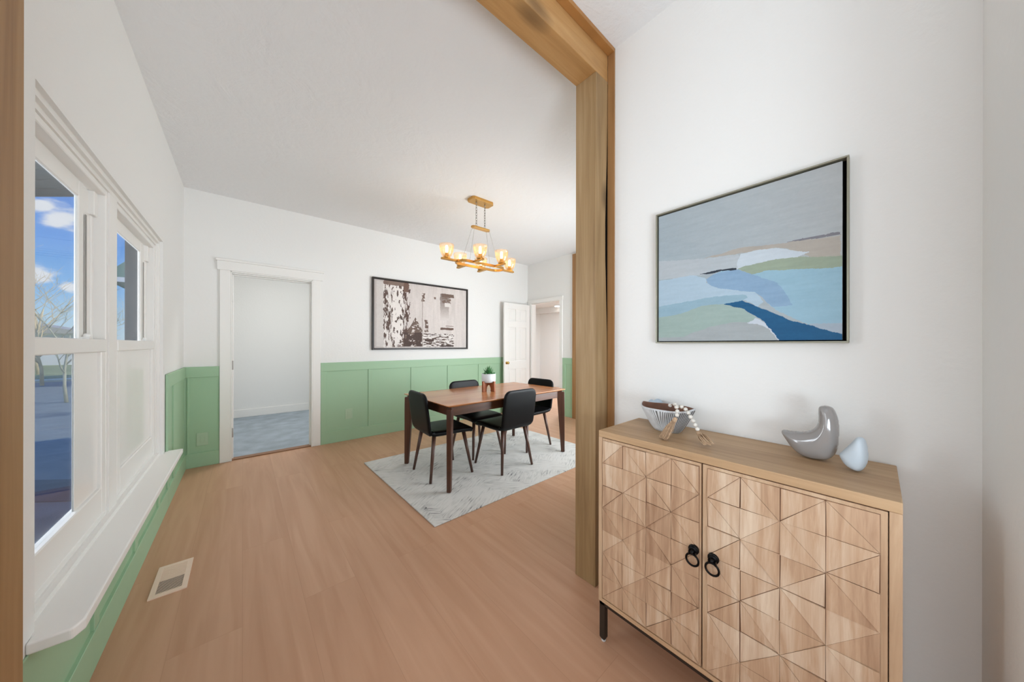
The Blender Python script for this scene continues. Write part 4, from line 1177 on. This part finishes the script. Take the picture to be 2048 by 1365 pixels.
# bead garland with two tassels
gd = thing('bead_garland', 'white bead garland with two jute tassels draped over the ridged bowl', 'garland', (1.30, .5, CZ1))
def W2L(p): return (p[0] - 1.30, p[1] - .5, p[2] - CZ1)
def RB(y, z, x): return (x, y * x / 1.34, 1.3 + (z - 1.3) * x / 1.34)
strand = [RB(.556, 1.050, 1.385), RB(.538, 1.057, 1.350), RB(.531, 1.046, 1.330), RB(.5275, 1.030, 1.3125), RB(.529, 1.015, 1.306)]
strand2 = [RB(.526, 1.050, 1.350), RB(.511, 1.051, 1.345), RB(.496, 1.043, 1.340), RB(.486, 1.031, 1.330), RB(.478, 1.016, 1.320), RB(.469, 1.003, 1.318), RB(.461, .988, 1.318), RB(.453, .973, 1.318)]
cord = MB(); cord.tube([W2L(p) for p in strand], .0012, 6); cord.tube([W2L(p) for p in strand2], .0012, 6); cord.build('cord', M['jute'], gd)
for p in strand + strand2:
    MB().sphere(W2L(p), .0078, 9).build('bead', M['bead'], gd)
def tassel(head, tip, spread, seed, up=(0, 0, 1), lift=0):
    r = random.Random(seed); h = Vector(W2L(head)); t = Vector(W2L(tip)); ax_ = (t - h)
    d = ax_.normalized(); s1 = d.cross(Vector(up)).normalized(); s2 = s1.cross(d)
    hd = MB(); hd.tube([h - d * .004, h, h + d * .012, h + d * .018], [.004, .0075, .0085, .0075], 12); 
    root = hd.build('tassel', M['jute'], gd)
    mb = MB()
    for i in range(70):
        a = r.uniform(0, 2 * PI); q = math.sqrt(r.random())
        off0 = (s1 * math.cos(a) + s2 * math.sin(a)) * .007 * q
        off1 = (s1 * math.cos(a) * spread + s2 * math.sin(a) * spread * .55) * q
        e = t + off1 + d * r.uniform(-.006, .005); e.z = max(e.z, .0015)
        m1 = h + ax_ * .5 + off0 * 1.2 + off1 * .45 + s1 * r.uniform(-.002, .002); m1.z = max(m1.z, .0015)
        mb.tube([h + d * .012 + off0, m1, e], .0011, 5)
    mb.build('tassel_strands', M['jute'], root)
tassel((1.302, .519, 1.008), (1.258, .548, .932), .022, 1)
tassel((1.316, .443, .966), (1.278, .398, .944), .020, 2)

# ------------------------------------------------------------------ outside
lawn = plain('lawn', (150, 158, 110), .95, var=.25, vscale=.8)
conc = plain('asphalt', (128, 140, 142), .9, bump=.4, bscale=60, var=.12, vscale=3)
conc2 = plain('strip_asphalt', (92, 102, 108), .9, bump=.4, bscale=60, var=.15, vscale=3)  # darker tone of the driveway material, for the strips
kerb = plain('kerb', (214, 216, 190), .85)
def fwdpt(dist, lat):   # world point at camera-forward distance / lateral offset
    a = math.radians(40.672); return (dist * math.sin(a) + lat * math.cos(a), dist * math.cos(a) - lat * math.sin(a))
def gquad(name, d0, d1, l0, l1, z0, z1, mat, skew=0):
    pts = [fwdpt(d0, l0), fwdpt(d0 + skew, l1), fwdpt(d1 + skew, l1), fwdpt(d1, l0)]
    return MB().prism(pts, z0, z1).build(name, mat)
GZ = -.45
g = MB().box(-70, -.63, 1.12, 90, GZ - .1, GZ)
g = g.build('ground', lawn); g['kind'] = 'structure'; g['label'] = 'pale green lawn outside'; g['category'] = 'lawn'
dr = MB().prism([(-.64, 1.2), (-.64, 13.0), (-6, 24.5), (-26, 20), (-26, 1.2)], GZ, GZ + .02).build('driveway', conc)
tag(struct(dr), 'blue grey driveway outside the nearer window', 'driveway')
kb = MB().prism([(-.64, 13.0), (-6, 24.5), (-26, 20), (-26, 20.8), (-6.0, 25.6), (-.64, 14.0)], GZ, GZ + .10).build('kerb', kerb); tag(struct(kb), 'pale kerb along the driveway edge', 'kerb')
s1 = gquad('driveway_strip', 3.15, 3.75, -9, -1, GZ + .02, GZ + .03, conc2, .55)
tag(struct(s1), 'darker strip across the driveway', 'driveway strip')
s1 = gquad('driveway_strip', 2.35, 2.43, -7, -1, GZ + .02, GZ + .028, conc2, .4)
tag(struct(s1), 'thin dark strip across the driveway', 'driveway strip')
# porch roof edge and post
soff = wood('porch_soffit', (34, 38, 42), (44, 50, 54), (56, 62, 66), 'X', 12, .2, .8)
pr = thing('porch_roof', 'dark boarded porch roof edge above the nearer window', 'porch roof', (-.63, 3.0, 2.6))
def L2(p): return (p[0] + .63, p[1] - 3.0)
edge = [(-.64, 1.0), (-.64, 4.20), (-2.6, 5.89), (-2.6, 1.0)]
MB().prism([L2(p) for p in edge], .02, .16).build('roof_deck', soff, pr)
bd = MB()
dirv = Vector((.758, -.652)); nv_ = Vector((-.652, -.758))
for i in range(9):
    o0 = Vector((-.64, 4.20)) + nv_ * (.0 + i * .16); 
    a = o0; b = o0 - dirv * 2.5
    if a.x > -.64: a = a - dirv * ((a.x + .64) / .758)
    if a.x < -.64: a = a + dirv * ((-.64 - a.x) / .758)
    q = [a, b, b + nv_ * .145, a + nv_ * .145]
    q = [(max(-2.6, min(p.x, -.64)), p.y) for p in q]
    bd.prism([L2(p) for p in q], .0, .02)
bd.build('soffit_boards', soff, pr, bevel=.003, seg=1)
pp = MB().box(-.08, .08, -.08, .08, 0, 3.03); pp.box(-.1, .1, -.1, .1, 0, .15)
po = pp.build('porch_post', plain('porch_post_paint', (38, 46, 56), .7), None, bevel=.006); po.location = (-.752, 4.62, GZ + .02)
tag(po, 'dark blue porch post outside the farther window', 'post')
# neighbouring houses
hs = thing('house', 'house with a green roof and white fascia seen past the porch post', 'house', (-1.75, 19.5, GZ))
HW = MB().box(-.9, 2.8, 0, 5, 0, 4.2); HW.build('house_wall', plain('pale_blue_siding', (176, 200, 214), .8), hs)
MB().prism([(-2.35, 4.28), (.4, 7.4), (3.15, 4.28)], -.4, 5.4, 'Y').build('roof', plain('green_roof', (112, 148, 134), .8), hs)
MB().box(-2.35, 3.15, -.45, -.38, 4.16, 4.34).build('fascia', M['white'], hs)
h2 = thing('house', 'low white house beyond the bare trees', 'house', (-13.5, 44, GZ))
MB().box(-5, 3.5, 0, 6, 0, 2.6).build('house_wall', plain('white_siding', (238, 236, 230), .8), h2)
MB().prism([(-5.5, 2.6), (-.75, 3.7), (4.0, 2.6)], -.5, 6.5, 'Y').build('roof', plain('tan_roof', (190, 184, 172), .8), h2)
for xx in (-3.5, -.8, 1.8): MB().box(xx, xx + .9, -.05, .02, 1.0, 2.0).build('window_pane', plain('dark_pane', (90, 100, 112), .3), h2)
# hills
hb = MB(); pts = [(-60, 0)]
for i in range(41):
    x = -60 + i * 2.6; pts.append((x, 4.2 + 2.0 * math.sin(i * .31) + .8 * math.sin(i * .9 + 1)))
pts.append((pts[-1][0], 0))
hb.prism(pts, 84, 88, 'Y'); hi = hb.build('hills', plain('hill_haze', (148, 176, 188), .95, var=.08, vscale=.1))
hi.location.z = GZ; tag(hi, 'hazy blue hills on the horizon', 'hills'); hi['kind'] = 'structure'
# bare trees
bark = plain('pale_bark', (232, 208, 164), .9, var=.2, vscale=3)
bark2 = plain('grey_bark', (206, 200, 170), .9, var=.2, vscale=3)
def tree(name, x, y, h, seed, mat, label, lean=0, dens=5):
    r = random.Random(seed); mb = MB()
    t = thing(name, label, 'tree', (x, y, GZ), 0, 'bare trees outside the windows')
    trunk = MB()
    def branch(p, d, L_, rad, lev, store):
        pts = [p]; q = p
        for k in range(4):
            d = (d + Vector((r.uniform(-.16, .16), r.uniform(-.16, .16), r.uniform(-.02, .12)))).normalized()
            q = q + d * L_ / 4; pts.append(q)
        store.tube(pts, [rad, rad * .85, rad * .7, rad * .55, rad * .4], 5 if lev > 0 else 8)
        if lev < 4:
            for k in range(dens if lev < 2 else 3):
                f = r.uniform(.3, 1); i = min(3, int(f * 4)); s = pts[i].lerp(pts[i + 1], f * 4 - i if f < 1 else 1)
                a = r.uniform(0, 2 * PI); nd = (d + Vector((math.cos(a), math.sin(a), r.uniform(-.1, .5))) * .85).normalized()
                branch(s, nd, L_ * r.uniform(.5, .72), rad * .5, lev + 1, mb)
    branch(Vector((0, 0, 0)), Vector((lean, 0, 1)).normalized(), h * .45, h * .009, 0, trunk)
    trunk.build('trunk', mat, t); mb.build('branches', mat, t)
tree('bare_tree', -6.3, 22.5, 6.4, 4, bark, 'tan bare tree, leftmost of the trees in the nearer window', .1)
tree('bare_tree', -3.95, 15.6, 4.6, 9, bark2, 'grey bare tree at the right side of the nearer window', -.05)
tree('bare_tree', -8.8, 31.0, 8.4, 14, bark, 'tall thin bare tree farther back in the nearer window', 0)
tree('bare_tree', -2.35, 12.2, 2.5, 21, bark, 'low bushy bare tree beside the porch post', 0, 7)
